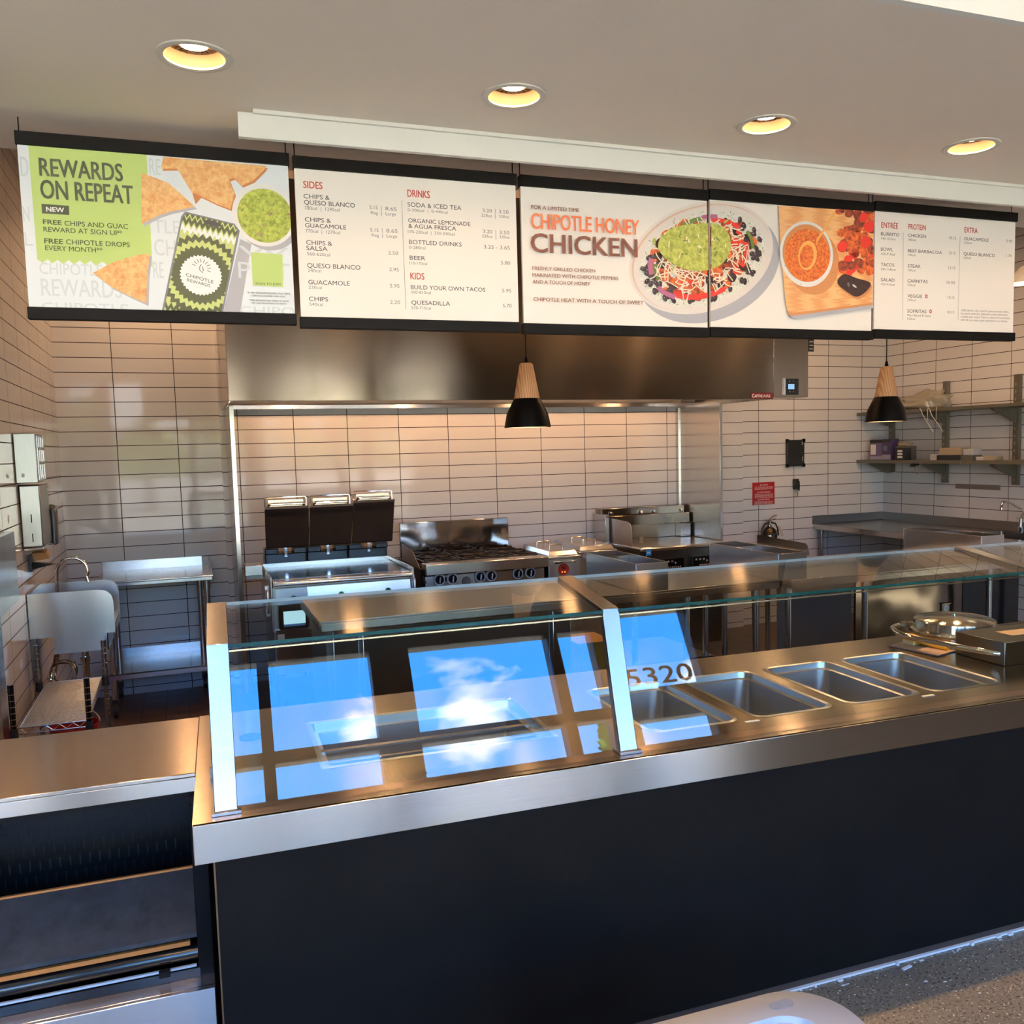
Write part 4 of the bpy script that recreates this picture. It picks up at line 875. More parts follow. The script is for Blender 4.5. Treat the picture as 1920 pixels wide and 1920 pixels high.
# ================================================================== pendants
def pendant(s, label):
    d = 4.05; t = thing('pendant_lamp', label, 'pendant lamp', (s, d, 1.83), 'F', 'pendant lamps with wooden necks')
    K = 1.125; Z = lambda z: 1.74+(z-1.74)*K
    LP = lambda L: [(r*K, Z(z)) for r, z in L]
    obj('cord', MB().tube([(s, d, Z(2.118)), (s, d, HK+.04)], .0028, 8), BLACK_SATIN, t)
    obj('cord_grip', MB().lathe(LP([(0, 2.128), (.005, 2.126), (.011, 2.096), (0, 2.094)]), (s, d, 0), 16), BLACK_SATIN, t)
    obj('neck', MB().lathe(LP([(0, 2.100), (.024, 2.100), (.029, 2.094), (.055, 1.952), (0, 1.950)]), (s, d, 0), 40), WOOD, t, label='tapered wooden neck')
    obj('shade', MB().lathe(LP([(.052, 1.953), (.057, 1.951), (.088, 1.889), (.0995, 1.832), (.1, 1.829), (.097, 1.829), (.085, 1.887), (.054, 1.945)]), (s, d, 0), 56), BLACK_SATIN, t, label='black metal shade')
    obj('shade_lining', MB().lathe(LP([(.0965, 1.8305), (.0845, 1.886), (.053, 1.943)]), (s, d, 0), 56), mat('white_lining', (.8, .76, .68), .5) if 'white_lining' not in MATS else MATS['white_lining'], t)
    obj('bulb', MB().lathe(LP([(0, 1.840), (.022, 1.846), (.030, 1.866), (.024, 1.892), (.013, 1.91), (.013, 1.945), (0, 1.945)]), (s, d, 0), 24), BULB_P, t)
    return t
p0 = pendant(1.4085, 'black pendant lamp with wooden neck hanging before the range hood')
dup(p0, (3.530, 4.05, 1.83), 'F', 'black pendant lamp with wooden neck hanging before the wall shelves')
# ================================================================== range hood
hood = thing('range_hood', 'long stainless range hood over the cooking line', 'range hood', (3.1, -.6, 2.08))
obj('canopy', MB().box(1.095, 5.142, -1.205, -1.19, 2.078, 3.45).box(1.095, 1.11, -1.19, -.005, 2.078, 3.45).box(5.127, 5.142, -1.19, -.005, 2.078, 3.45), STEEL_HOOD, hood, bev=.002)
mb = MB().box(1.11, 5.127, -1.19, -1.10, 2.082, 2.10).box(1.11, 5.127, -.10, -.005, 2.082, 2.11)
mb.face([(1.11, -1.10, 2.10), (5.127, -1.10, 2.10), (5.127, -.55, 2.42), (1.11, -.55, 2.42)]); mb.face([(1.11, -.55, 2.42), (5.127, -.55, 2.42), (5.127, -.10, 2.11), (1.11, -.10, 2.11)])
obj('underside', mb, STEEL, hood)
for i in range(4):
    x = 1.6+i*.99; mb = MB()
    mb.lathe([(0, .0), (.05, -.01), (.065, -.05), (.05, -.09), (0, -.10)], (x, -.62, 2.40), 20); obj('hood_lamp', mb, BULB_H, hood)
obj('end_panel', MB().box(1.117, 1.147, -.705, -.004, .10, 2.08), STEEL_V, hood, bev=.002)
obj('end_panel', MB().box(4.98, 5.005, -.70, -.004, .90, 2.08), STEEL_V, hood, bev=.002)
obj('panel_trim', MB().box(4.968, 4.98, -.05, -.004, 1.2, 2.07), STEEL_V, hood)
obj('control_box', MB().box(5.146, 5.475, -1.203, -.9, 2.094, 3.45), STEEL_HOOD, hood, bev=.002)
cp = obj('control_panel', MB().box(5.245, 5.375, -1.215, -1.203, 2.112, 2.238), BLACK_GLOSS, hood, label='black control panel with small lit display', bev=.002)
obj('display', MB().box(5.274, 5.332, -1.2165, -1.2148, 2.155, 2.195), mat('lcd_blue', (.05, .12, .2), .3, emit=(.35, .62, .95), estr=.55), cp)
obj('bezel', MB().box(5.238, 5.246, -1.218, -1.203, 2.112, 2.240), CHROME, cp)
mb = MB()
for x in (5.288, 5.325):
    for z in (2.138, 2.218): mb.cyl((x, -1.2165, z), (x, -1.215, z), .003, seg=10)
obj('button', mb, MATS['pale_plastic'], cp)
bd = obj('badge', MB().box(4.928, 5.135, -1.208, -1.205, 2.083, 2.128), mat('badge_red', (.16, .006, .012), .4), hood, label='dark red maker badge with white lettering')
t = MB(); letter(t, 'C', 4.940, 2.092, .027, .022, -1.2088, bold=.03); letter(t, 'APTIVE', 4.963, 2.092, .021, .075, -1.2088, bold=.025); letter(t, 'AIRE', 5.042, 2.092, .022, .070, -1.2088)
obj('badge_lettering', t, INK_W, bd, smooth=1)
mb = MB().box(5.4752, 5.53, -1.203, -1.197, 2.452, 2.62); tg = obj('hang_tag', mb, BLACK_PLASTIC, hood, label='small black printed tag at the right end')
t = MB()
for q in range(5): t.box(5.486+.003*(q % 2), 5.522, -1.2045, -1.203, 2.47+q*.028, 2.476+q*.028)
obj('tag_print', t, MATS['pale_plastic'], tg)

# ================================================================== griddle with three raised platens
g = thing('clamshell_griddle', 'stainless griddle with three raised black platens', 'griddle', (1.77, -.75, 0))
obj('body', MB().box(1.305, 2.215, -1.10, -.40, .30, .90).box(1.29, 1.30, -1.16, -.36, .60, .955).box(2.222, 2.232, -1.16, -.36, .60, .955), STEEL, g, bev=.002)
obj('cook_surface', MB().box(1.305, 2.215, -1.06, -.40, .90, .928), mat('griddle_plate', (.16, .16, .17), .16, 1), g, label='dark polished griddle plate')
obj('grease_trough', MB().box(1.305, 2.222, -1.165, -1.06, .885, .925), STEEL, g, bev=.004)
obj('front_rail', MB().cyl((1.31, -1.172, .905), (2.215, -1.172, .905), .011, seg=14), STEEL, g)
obj('front_panel', MB().hexa([(1.52, -1.195, .60), (2.205, -1.195, .60), (2.205, -1.10, .60), (1.52, -1.10, .60)], [(1.52, -1.150, .875), (2.205, -1.150, .875), (2.205, -1.10, .875), (1.52, -1.10, .875)]), STEEL, g)
obj('left_panel', MB().hexa([(1.32, -1.155, .77), (1.518, -1.155, .77), (1.518, -1.10, .77), (1.32, -1.10, .77)], [(1.32, -1.150, .875), (1.518, -1.150, .875), (1.518, -1.10, .875), (1.32, -1.10, .875)]), STEEL, g)
G_BTN = mat('green_button', (.004, .12, .05), .35)
for x in (1.43, 1.737, 2.05): obj('button', MB().cyl((x, -1.172, .812), (x, -1.145, .812), .018, seg=20), G_BTN, g, label='green push button')
obj('back_ledge', MB().box(1.305, 2.222, -.40, -.37, .92, .955), STEEL, g)
BLUEBLACK = mat('blue_black_housing', (.014, .022, .034), .25, .4)
for i in range(3):
    x0 = 1.325+i*.302
    obj('hinge_housing', MB().box(x0, x0+.292, -.37, -.20, .93, 1.02).box(x0, x0+.095, -.40, -.25, 1.02, 1.062).box(x0+.20, x0+.292, -.40, -.25, 1.02, 1.062), BLUEBLACK, g, bev=.006)
    obj('hinge_arm', MB().box(x0+.135, x0+.153, -.42, -.22, 1.0, 1.09), CHROME, g)
    xa, xb = 1.331+i*.3085, 1.630+i*.3085; ta, tb = xa+.012+i*.012, xb+.024+i*.012
    zt = 1.350+(.0 if i < 2 else .018); za = 1.076; yb, yt = -.455, -.36
    pl = obj('platen', MB().hexa([(xa, yb, za), (xb, yb, za), (tb, yt, zt), (ta, yt, zt)], [(xa, yb+.035, za-.010), (xb, yb+.035, za-.010), (tb, yt+.045, zt-.006), (ta, yt+.045, zt-.006)]), PLATEN, g, bev=.004, label='dark seasoned cooking platen raised upright')
    obj('platen_edge', MB().hexa([(ta, yt-.002, zt-.004), (tb, yt-.002, zt-.004), (tb, yt-.006, zt+.014), (ta, yt-.006, zt+.014)], [(ta, yt+.08, zt), (tb, yt+.08, zt), (tb, yt+.08, zt+.016), (ta, yt+.08, zt+.016)]), COPPERY, pl)
    h0, h1 = ta+.004, tb-.014; yh = yt+.03; z0_, z1_ = zt+.010, zt+.080
    mb = MB().tube([(h0, yh, z0_), (h0, yh, z1_-.014), (h0+.004, yh, z1_-.004), (h0+.014, yh, z1_), (h1-.014, yh, z1_), (h1-.004, yh, z1_-.004), (h1, yh, z1_-.014), (h1, yh, z0_)], .0055, 8)
    obj('guard_loop', mb, CHROME, pl)
    obj('handle', MB().tube([(h0+.022, yh-.01, z0_+.004), (h0+.022, yh-.05, z0_+.02), (h0+.036, yh-.06, z0_+.022), (h1-.036, yh-.06, z0_+.022), (h1-.022, yh-.05, z0_+.02), (h1-.022, yh-.01, z0_+.004)], .009, 10), CHROME, pl)
    obj('handle_plate', MB().box(h0+.02, h1-.02, yh-.004, yh, z0_, zt+.062), COPPERY, pl, bev=.004)
obj('platen_tube', MB().tube([(1.632, -.44, 1.08), (1.675, -.34, 1.36)], .008, 10).tube([(1.94, -.44, 1.08), (1.985, -.34, 1.37)], .006, 10), COPPERY, g)
for x in (1.268, 2.228):
    obj('side_loop', MB().tube([(x, -1.13, .88), (x, -1.185, .875), (x, -1.19, .86), (x, -1.19, .75), (x, -1.185, .735), (x, -1.13, .73)], .009, 10).box(x-.012, x+.012, -1.14, -1.12, .70, .90), STEEL, g)
cc = obj('control_column', MB().box(1.312, 1.50, -1.118, -1.10, .33, .60), STEEL_V, g)
sc_ = obj('touch_screen', MB().box(1.335, 1.515, -1.150, -1.118, .605, .765), BLACK_SATIN, g, label='black touch screen showing a pale page', bev=.008)
obj('screen_glass', MB().box(1.362, 1.500, -1.1515, -1.1495, .640, .725), mat('screen_pale', (.3, .5, .6), .2, emit=(.50, .82, .95), estr=.75), sc_)
obj('screen_bar', MB().box(1.362, 1.500, -1.1517, -1.1497, .627, .640), mat('screen_blue', (.02, .06, .2), .2, emit=(.04, .12, .35), estr=.4), sc_)
obj('rating_label', MB().box(1.322, 1.365, -1.1195, -1.1175, .522, .572), MATS['label_white'], cc)
for x, y in ((1.33, -1.05), (2.19, -1.05), (1.33, -.5), (2.19, -.5)): obj('leg', MB().cyl((x, y, .08), (x, y, .31), .022, seg=14).cyl((x-.015, y, .043), (x+.015, y, .043), .041, seg=18), STEEL_DARK, g)
sb = thing('ledge_box', 'small stainless box on a bracket at the griddle left side', 'box', (1.22, -.6, .91))
obj('box_shell', MB().box(1.165, 1.280, -.70, -.52, .915, .985), STEEL, sb, bev=.003); obj('bracket', MB().box(1.17, 1.285, -.66, -.54, .885, .914), STEEL_DARK, sb)

# ================================================================== six burner range
r = thing('gas_range', 'six burner range with black grates and steel back guard', 'range', (2.84, -.5, 0))
obj('body', MB().box(2.36, 3.318, -.84, -.10, .12, .89), BLACK_SATIN, r)
obj('back_guard', MB().box(2.372, 3.285, -.155, -.12, .90, 1.178), STEEL_MIRROR, r, bev=.006)
obj('front_ledge', MB().box(2.376, 3.326, -.93, -.80, .853, .932), STEEL, r, bev=.006)
obj('front_panel', MB().box(2.384, 3.308, -.862, -.84, .55, .838), STEEL, r)
obj('side_shield', MB().hexa([(2.372, -.93, .80), (2.372, -.2, .80), (2.372, -.2, 1.02), (2.372, -.55, .99)], [(2.379, -.93, .80), (2.379, -.2, .80), (2.379, -.2, 1.02), (2.379, -.55, .99)]), STEEL_DARK, r)
obj('cooktop', MB().box(2.38, 3.315, -.80, -.155, .88, .905), BLACK_SATIN, r)
for i in range(3):
    for j in range(2):
        x, y = 2.54+i*.306, -.64+j*.315; mb = MB(); h = .142
        mb.box(x-h, x+h, y-h, y-h+.014, .918, .938).box(x-h, x+h, y+h-.014, y+h, .918, .938).box(x-h, x-h+.014, y-h, y+h, .918, .938).box(x+h-.014, x+h, y-h, y+h, .918, .938)
        for a in range(4): mb.box(x+.035, x+h*1.28, y-.007, y+.007, .922, .944, rot=Matrix.Rotation(R_(45+90*a), 3, 'Z'), piv=(x, y, .93))
        for a in range(4):
            q = Vector((math.cos(R_(45+90*a)), math.sin(R_(45+90*a)), 0))*h*1.2; mb.box(x+q.x-.014, x+q.x+.014, y+q.y-.014, y+q.y+.014, .905, .95)
        obj('grate', mb, CASTIRON, r, bev=.002)
        obj('burner', MB().lathe([(0, .928), (.035, .926), (.042, .915), (.045, .905)], (x, y, 0), 20), CASTIRON, r)
KRING = mat('knob_ring', (.55, .57, .60), .3)
for x in (2.487, 2.585, 2.797, 2.883, 3.093, 3.192):
    kb = obj('knob', MB().cyl((x, -.888, .811), (x, -.862, .811), .030, .033, seg=28), BLACK_GLOSS, r, bev=.003)
    obj('knob_bezel', MB().lathe([(.034, 0), (.041, 0), (.041, .006), (.034, .008), (.034, 0)], (0, 0, 0), 32), KRING, kb) if False else None
    mb = MB(); mb.tube([(x+.037*math.cos(2*math.pi*q/28), -.872, .811+.037*math.sin(2*math.pi*q/28)) for q in range(28)], .0055, 8, closed=True); obj('knob_ring', mb, KRING, kb)
    obj('knob_pointer', MB().box(x-.004, x+.004, -.899, -.886, .788, .832, rot=Matrix.Rotation(R_(8), 3, 'Y')), MATS['pale_plastic'], kb)
mb = MB()
for xa, xb in ((2.487, 2.585), (2.797, 2.883), (3.093, 3.192)): mb.box(xa, xb, -.866, -.862, .797, .825)
obj('knob_plate', mb, BLACK_SATIN, r)
obj('blank_cover', MB().cyl((2.69, -.866, .785), (2.69, -.862, .785), .036, seg=28), STEEL_DARK, r)

# ================================================================== rice warmers between range and fryer
def warmer(x0, x1, y0, y1, ztop, label, badge):
    w = thing('food_warmer', label, 'food warmer', ((x0+x1)/2, (y0+y1)/2, 0))
    obj('body', MB().box(x0, x1, y0, y1, .10, ztop), STEEL, w, bev=.004)
    for x in (x0+.03, x1-.03):
        for y in (y0+.03, y1-.03): obj('leg', MB().cyl((x, y, .002), (x, y, .101), .016, seg=14), STEEL_DARK, w)
    obj('top_flange', MB().box(x0-.006, x1+.006, y0-.012, y1, ztop, ztop+.022), STEEL, w, bev=.006)
    ld = obj('lid', MB().hexa([(x0+.01, y0+.01, ztop+.023), (x1-.01, y0+.01, ztop+.023), (x1-.01, y1-.03, ztop+.023), (x0+.01, y1-.03, ztop+.023)], [(x0+.025, y0+.03, ztop+.060), (x1-.025, y0+.03, ztop+.060), (x1-.025, y1-.05, ztop+.066), (x0+.025, y1-.05, ztop+.066)]), STEEL, w, bev=.004)
    xm = (x0+x1)/2
    for yy in (y0+.16, y1-.20): obj('lid_handle', MB().tube([(xm-.055, yy, ztop+.06), (xm-.055, yy, ztop+.088), (xm-.045, yy, ztop+.094), (xm+.045, yy, ztop+.094), (xm+.055, yy, ztop+.088), (xm+.055, yy, ztop+.06)], .006, 8), COPPERY, ld)
    obj('side_grip', MB().box(x0+.04, x1-.04, y0-.022, y0-.008, ztop-.035, ztop-.018), CHROME, w, bev=.003)
    if badge:
        b = obj('control_badge', MB().cyl((3.475, y0-.004, .812), (3.475, y0, .812), .046, seg=36), mat('badge_orange', (.42, .028, .012), .4), w, label='round orange control badge')
        obj('badge_window', MB().box(3.458, 3.492, y0-.0055, y0-.004, .815, .838), mat('badge_dark', (.16, .012, .008), .3), b); mb = MB()
        for x in (3.463, 3.485): mb.cyl((x, y0-.0055, .793), (x, y0-.004, .793), .005, seg=10)
        obj('badge_light', mb, mat('badge_led', (.9, .4, .1), .4, emit=(1, .35, .06), estr=1.2), b)
warmer(3.352, 3.615, -.845, -.22, .895, 'stainless food warmer with round orange badge beside the range', True)
warmer(3.655, 3.98, -.74, -.16, .905, 'stainless food warmer with two lid handles beside the fryer', False)

# ================================================================== fryer with back splash
f = thing('electric_fryer', 'stainless fryer with tall splash guards and black controls', 'fryer', (4.55, -.5, 0))
obj('body', MB().box(4.15, 4.93, -.80, -.12, .10, .895), STEEL_DARK, f)
obj('top_deck', MB().box(4.15, 4.955, -.83, -.12, .895, .93), STEEL, f, bev=.012)
obj('back_box', MB().box(4.13, 4.95, -.165, -.05, .93, 1.205).box(4.135, 4.962, -.24, -.165, 1.055, 1.145), STEEL_HOOD, f, bev=.004)
obj('top_band', MB().box(4.14, 4.945, -.172, -.165, 1.148, 1.20), STEEL_HOOD, f)
obj('left_column', MB().box(4.105, 4.14, -.30, -.05, .90, 1.165), STEEL_V, f, bev=.003)
obj('right_column', MB().box(4.86, 4.958, -.26, -.17, .935, 1.05), STEEL_V, f)
for x in (4.219, 4.510, 4.636, 4.915): obj('knob', MB().lathe([(0, .018), (.012, .014), (.017, .004), (.012, 0)], (0, 0, 0), 16), CHROME, f) if False else obj('knob', MB().cyl((x, -.196, 1.165), (x, -.172, 1.165), .013, .018, seg=20), CHROME, f, bev=.004)
P = [(4.155, -.24, 1.135), (4.155, -.60, 1.125), (4.155, -.645, 1.11), (4.155, -.665, 1.08), (4.155, -.67, 1.04), (4.155, -.68, .90), (4.155, -.24, .90)]
obj('side_splash', MB().prism(P, (.006, 0, 0)), mat('dull_steel', (.46, .42, .39), .42, .9, noise=(4, .12)), f, label='dull steel side splash with rounded corner')
for x0, x1 in ((4.335, 4.545), (4.63, 4.86)):
    c = obj('control_panel', MB().box(x0, x1, -.838, -.80, .735, .83), BLACK_GLOSS, f, bev=.002); mb = MB()
    for q in range(3): mb.box(x0+.02+q*.035, x0+.036+q*.035, -.8395, -.838, .80, .813)
    mb.cyl((x0+.128, -.8395, .793), (x0+.128, -.838, .793), .008, seg=12)
    for q in range(7): mb.box(x0+.06+q*.018, x0+.070+q*.018, -.8395, -.838, .755, .765)
    obj('keypad', mb, mat('keypad_pale', (.35, .30, .28), .5) if 'keypad_pale' not in MATS else MATS['keypad_pale'], c)
st = obj('rating_sticker', MB().box(4.198, 4.245, -.8335, -.83, .868, .912), mat('sticker_blue', (.02, .22, .55), .5), f, label='small blue square sticker'); obj('sticker_print', MB().box(4.207, 4.237, -.834, -.8333, .883, .898), mat('sticker_pale', (.35, .55, .75), .5), st)
obj('basket_rest', MB().box(4.30, 4.335, -.34, -.31, .93, .965).box(4.37, 4.41, -.40, -.37, .93, .975), CHROME, f)

# ================================================================== side table next to the fryer
def table(name, label, x0, x1, y0, y1, z, th, legs, shelf=None, cat='table', extra=None, legr=.02, casters=False):
    t = thing(name, label, cat, ((x0+x1)/2, (y0+y1)/2, 0))
    obj('table_top', MB().box(x0, x1, y0, y1, z-.012, z).box(x0, x1, y0, y0+.012, z-th, z-.012).box(x0, x1, y1-.012, y1, z-th, z-.012).box(x0, x0+.012, y0, y1, z-th, z-.012).box(x1-.012, x1, y0, y1, z-th, z-.012), STEEL, t, bev=.003)
    for x, y in legs:
        l = obj('leg', MB().cyl((x, y, .12 if casters else 0.004), (x, y, z-.012), legr, seg=18).cyl((x, y, z-.10), (x, y, z-.012), legr*1.25, seg=18), STEEL_GUARD, t)
        if casters:
            obj('caster', MB().cyl((x-.014, y-.01, .052), (x+.014, y-.01, .052), .048, seg=20).box(x-.02, x+.02, y-.03, y+.02, .085, .125), BLACK_PLASTIC, l)
    if shelf:
        sx0, sx1, sy0, sy1, sz = shelf
        obj('undershelf', MB().box(sx0, sx1, sy0, sy1, sz-.01, sz).box(sx0, sx1, sy0, sy0+.01, sz-.04, sz).box(sx1-.01, sx1, sy0, sy1, sz-.04, sz), STEEL, t, bev=.002)
    return t
t = table('side_table', 'narrow stainless table below the fire extinguisher', 5.02, 5.425, -1.28, -.58, .885, .05, [(5.06, -1.24), (5.39, -1.24), (5.06, -.63), (5.39, -.63)])
obj('side_guard', MB().prism([(5.419, -.60, .885), (5.419, -1.27, .885), (5.419, -1.27, .905), (5.419, -1.245, .928), (5.419, -.66, .944), (5.419, -.60, .944)], (.006, 0, 0)), STEEL_DARK, t)

# ================================================================== middle prep tables with open troughs
t1 = table('prep_table', 'long stainless prep table behind the food wells, left section', 1.392, 4.125, -2.645, -1.87, .915, .052, [(3.51, -2.58), (3.99, -2.58), (3.51, -1.93), (4.05, -1.93)], (3.42, 4.08, -2.0, -1.3, .32))
fr_ = thing('refrigerated_base', 'stainless fridge base under the left end of the prep table', 'refrigerator', (2.1, -2.2, 0))
obj('cabinet', MB().box(1.44, 2.80, -2.50, -1.92, .10, .85), STEEL_DARK, fr_)
for x0, x1 in ((1.47, 1.60), (1.62, 2.66), (2.68, 2.79)): obj('door', MB().box(x0, x1, -2.53, -2.50, .14, .84), STEEL_V, fr_, bev=.004)
for x in (1.5, 2.74):
    for y in (-2.45, -1.98): obj('leg', MB().cyl((x, y, .004), (x, y, .1), .02), STEEL, fr_)
t2 = table('prep_table', 'long stainless prep table behind the round lidded press, right section', 4.165, 6.42, -2.70, -1.86, .915, .052, [(4.20, -2.62), (4.79, -2.62), (5.85, -2.62), (6.36, -2.62), (4.20, -1.93), (6.36, -1.93)])
t2['group'] = t1['group'] = 'stainless prep tables in the middle of the kitchen'
fb = thing('equipment_cabinet', 'mirror polished cabinet with power outlet under the right prep table', 'cabinet', (5.4, -2.2, 0))
obj('front_panel', MB().box(4.86, 5.78, -2.46, -2.44, .06, .855), STEEL_DMIRROR, fb); obj('front_panel', MB().box(5.80, 6.33, -2.45, -2.43, .06, .855), BLACK_GLOSS, fb)
obj('side_panel', MB().prism([(4.84, -2.44, .06), (4.84, -2.44, .855), (4.62, -1.95, .855), (4.62, -1.95, .06)], (.01, 0.02, 0)), mat('satin_grey_steel', (.26, .26, .27), .4, .7), fb)
ol = obj('power_outlet', MB().box(5.592, 5.658, -2.472, -2.46, .50, .61), STEEL_DARK, fb, bev=.002)
mb = MB()
for z in (.578, .532): mb.cyl((5.625, -2.475, z), (5.625, -2.472, z), .020, seg=20)
obj('socket', mb, MATS['pale_plastic'], ol); mb = MB()
for z in (.578, .532): mb.box(5.616, 5.619, -2.4765, -2.4748, z-.002, z+.008).box(5.631, 5.634, -2.4765, -2.4748, z-.002, z+.008).cyl((5.625, -2.4765, z-.009), (5.625, -2.4748, z-.009), .003, seg=8)
obj('socket_slot', mb, SLOT, ol)
obj('hood_top', MB().box(5.59, 5.66, -2.485, -2.46, .61, .614), COPPERY, ol)
for (x0, y0, L, lb) in ((3.15, -2.64, .67, 'open stainless trough on the prep table, leftmost of the three'), (4.078, -2.69, .75, 'open stainless trough on the prep table, middle of the three'), (5.775, -2.62, .70, 'open stainless trough on the prep table, rightmost of the three')):
    w, zt = .205, 1.078; q = .004; zb = .9165
    tr = thing('divider_trough', lb, 'trough', (x0+w/2, y0+L/2, zb), group='open stainless troughs on the prep tables')
    mb = MB().box(x0, x0+w, y0, y0+q, zb, zt).box(x0, x0+w, y0+L-q, y0+L, zb, zt).box(x0, x0+q, y0+q, y0+L-q, zb, zt).box(x0+w-q, x0+w, y0+q, y0+L-q, zb, zt).box(x0+q, x0+w-q, y0+q, y0+L-q, zb, zb+q)
    obj('trough_shell', mb, STEEL_V, tr, bev=.0012)
    obj('inner_divider', MB().box(x0+.07, x0+.075, y0+L*.72, y0+L-.006, zb+.005, zt-.03).box(x0+.006, x0+w-.006, y0+L*.70, y0+L*.705, zb+.005, zt-.012), STEEL, tr)
# ================================================================== left corner: hand sink, table, rack, dispensers
t = table('corner_table', 'stainless worktable in the left corner behind the hand sink', .225, .962, -.605, .035, .93, .035, [(.30, -.54), (.915, -.55), (.30, -.02), (.875, -.03)], (.27, .93, -.58, -.02, .30), casters=True)
obj('back_splash', MB().box(.225, .90, .022, .034, .93, .998), STEEL, t); obj('side_splash', MB().prism([(.945, .03, .93), (.945, -.13, .93), (.945, -.11, .975), (.945, .03, .995)], (.006, 0, 0)), STEEL, t)
obj('shelf_splash', MB().box(.27, .93, -.03, -.02, .30, .365), STEEL, t)
s = thing('hand_sink', 'wall hung stainless hand sink with tall side splashes', 'sink', (.21, -1.5, .6))
P = lambda y: [(.004, y, .795), (.004, y, 1.035), (.345, y, 1.035), (.385, y, 1.025), (.408, y, 1.0), (.415, y, .965), (.415, y, .795)]
obj('side_splash', MB().prism(P(-1.735), (0, .005, 0)), STEEL, s); obj('side_splash', MB().prism(P(-1.305), (0, .005, 0)), STEEL, s)
mb = MB(); mb.box(.004, .41, -1.73, -1.71, .80, .83).box(.004, .41, -1.325, -1.305, .80, .83).box(.385, .412, -1.73, -1.305, .79, .84).box(.004, .10, -1.73, -1.305, .80, .83)
loops(mb, [rr(.10, .385, -1.71, -1.325, .03, .83), rr(.11, .375, -1.70, -1.335, .04, .815), rr(.115, .37, -1.69, -1.345, .05, .70), rr(.15, .34, -1.62, -1.41, .04, .69)])
obj('basin', mb, STEEL_WELL, s)
obj('basin_shell', MB().box(.108, .375, -1.70, -1.695, .695, .80).box(.37, .375, -1.70, -1.335, .695, .80).box(.108, .375, -1.34, -1.335, .695, .80), STEEL, s)
obj('back_splash', MB().hexa([(.004, -1.73, .83), (.02, -1.73, .83), (.02, -1.305, .83), (.004, -1.305, .83)], [(.004, -1.73, 1.035), (.012, -1.73, 1.035), (.012, -1.305, 1.035), (.004, -1.305, 1.035)]), STEEL, s)
mb = MB(); pts = [(.115, -1.5, .83), (.118, -1.5, 1.0), (.122, -1.5, 1.10)]
for a in range(170, -26, -15): pts.append((.200+.078*math.cos(R_(a)), -1.5, 1.115+.078*math.sin(R_(a))))
mb.tube(pts, .0095, 12); fa = obj('faucet', mb, CHROME, s, label='chrome gooseneck faucet')
obj('faucet_tip', MB().cyl((.272, -1.5, 1.085), (.277, -1.5, 1.055), .011, .012, seg=14), CHROME, fa)
obj('drain_pipe', MB().tube([(.235, -1.5, .69), (.235, -1.5, .52), (.225, -1.5, .47), (.18, -1.5, .46), (.10, -1.5, .46), (.02, -1.5, .46)], .019, 12).cyl((.235, -1.5, .60), (.235, -1.5, .63), .028), CHROME, s)
mb = MB(); pts = []
for a in range(0, 780, 20): pts.append((.13+.055*math.cos(R_(a))*1.2, -1.62+.0001*a, .56+.065*math.sin(R_(a))+.00002*a))
mb.tube(pts, .0055, 8).tube([(.02, -1.66, .50), (.06, -1.66, .50), (.075, -1.66, .55), (.09, -1.62, .62), (.10, -1.55, .69)], .007, 8).tube([(.02, -1.40, .50), (.06, -1.40, .50), (.08, -1.40, .58), (.10, -1.45, .69)], .007, 8)
obj('supply_hose', mb, CHROME, s); obj('shutoff_valve', MB().cyl((.045, -1.66, .48), (.045, -1.66, .525), .014).box(.035, .055, -1.69, -1.665, .495, .51), CHROME, s)
obj('wall_bracket', MB().box(.003, .03, -1.72, -1.70, .56, .79), STEEL_DARK, s)
# wire rack on posts
rk = thing('wire_rack', 'low chrome wire rack with short posts beside the left wall', 'wire rack', (.22, -2.3, 0))
ZR = .58; X0, X1, Y0, Y1 = .085, .345, -2.70, -1.86
for x, y in ((.066, -2.72), (.362, -2.735), (.046, -1.84), (.362, -1.86)):
    p_ = obj('post', MB().cyl((x, y, .01), (x, y, ZR+.20), .0125, seg=16), BLACK_GLOSS if y < -2.5 else STEEL_DARK, rk); mb = MB()
    for q in range(14): mb.tube([(x+.0128*math.cos(R_(a)), y+.0128*math.sin(R_(a)), ZR-.20+q*.0275) for a in range(0, 360, 30)], .0012, 5, closed=True)
    obj('post_ring', mb, COPPERY, p_)
    obj('corner_sleeve', MB().cyl((x, y, ZR-.045), (x, y, ZR+.005), .019, .016, seg=16), BLACK_PLASTIC, p_)
mb = MB()
mb.tube([(X0, Y0, ZR), (X1, Y0, ZR), (X1, Y1, ZR), (X0, Y1, ZR)], .0035, 8, closed=True).tube([(X0, Y0, ZR-.028), (X1, Y0, ZR-.028), (X1, Y1, ZR-.028), (X0, Y1, ZR-.028)], .003, 8, closed=True)
ny = 58
for i in range(1, ny): y = Y0+(Y1-Y0)*i/ny; mb.tube([(X0, y, ZR+.002), (X1, y, ZR+.002)], .0016, 5)
for x in (X0+.08, X0+.18): mb.tube([(x, Y0, ZR-.001), (x, Y1, ZR-.001)], .0025, 6)
for P0, P1, n_ in (((X0, Y0), (X1, Y0), 5), ((X1, Y0), (X1, Y1), 13)):
    pts = []
    for i in range(n_*4+1):
        q = i/(n_*4); ph_ = (i % 4); zz = (-.003, -.0145, -.025, -.0145)[ph_]; pts.append((P0[0]+(P1[0]-P0[0])*q, P0[1]+(P1[1]-P0[1])*q, ZR+zz))
    mb.tube(pts, .0022, 6)
obj('wire_shelf', mb, WIRE, rk)
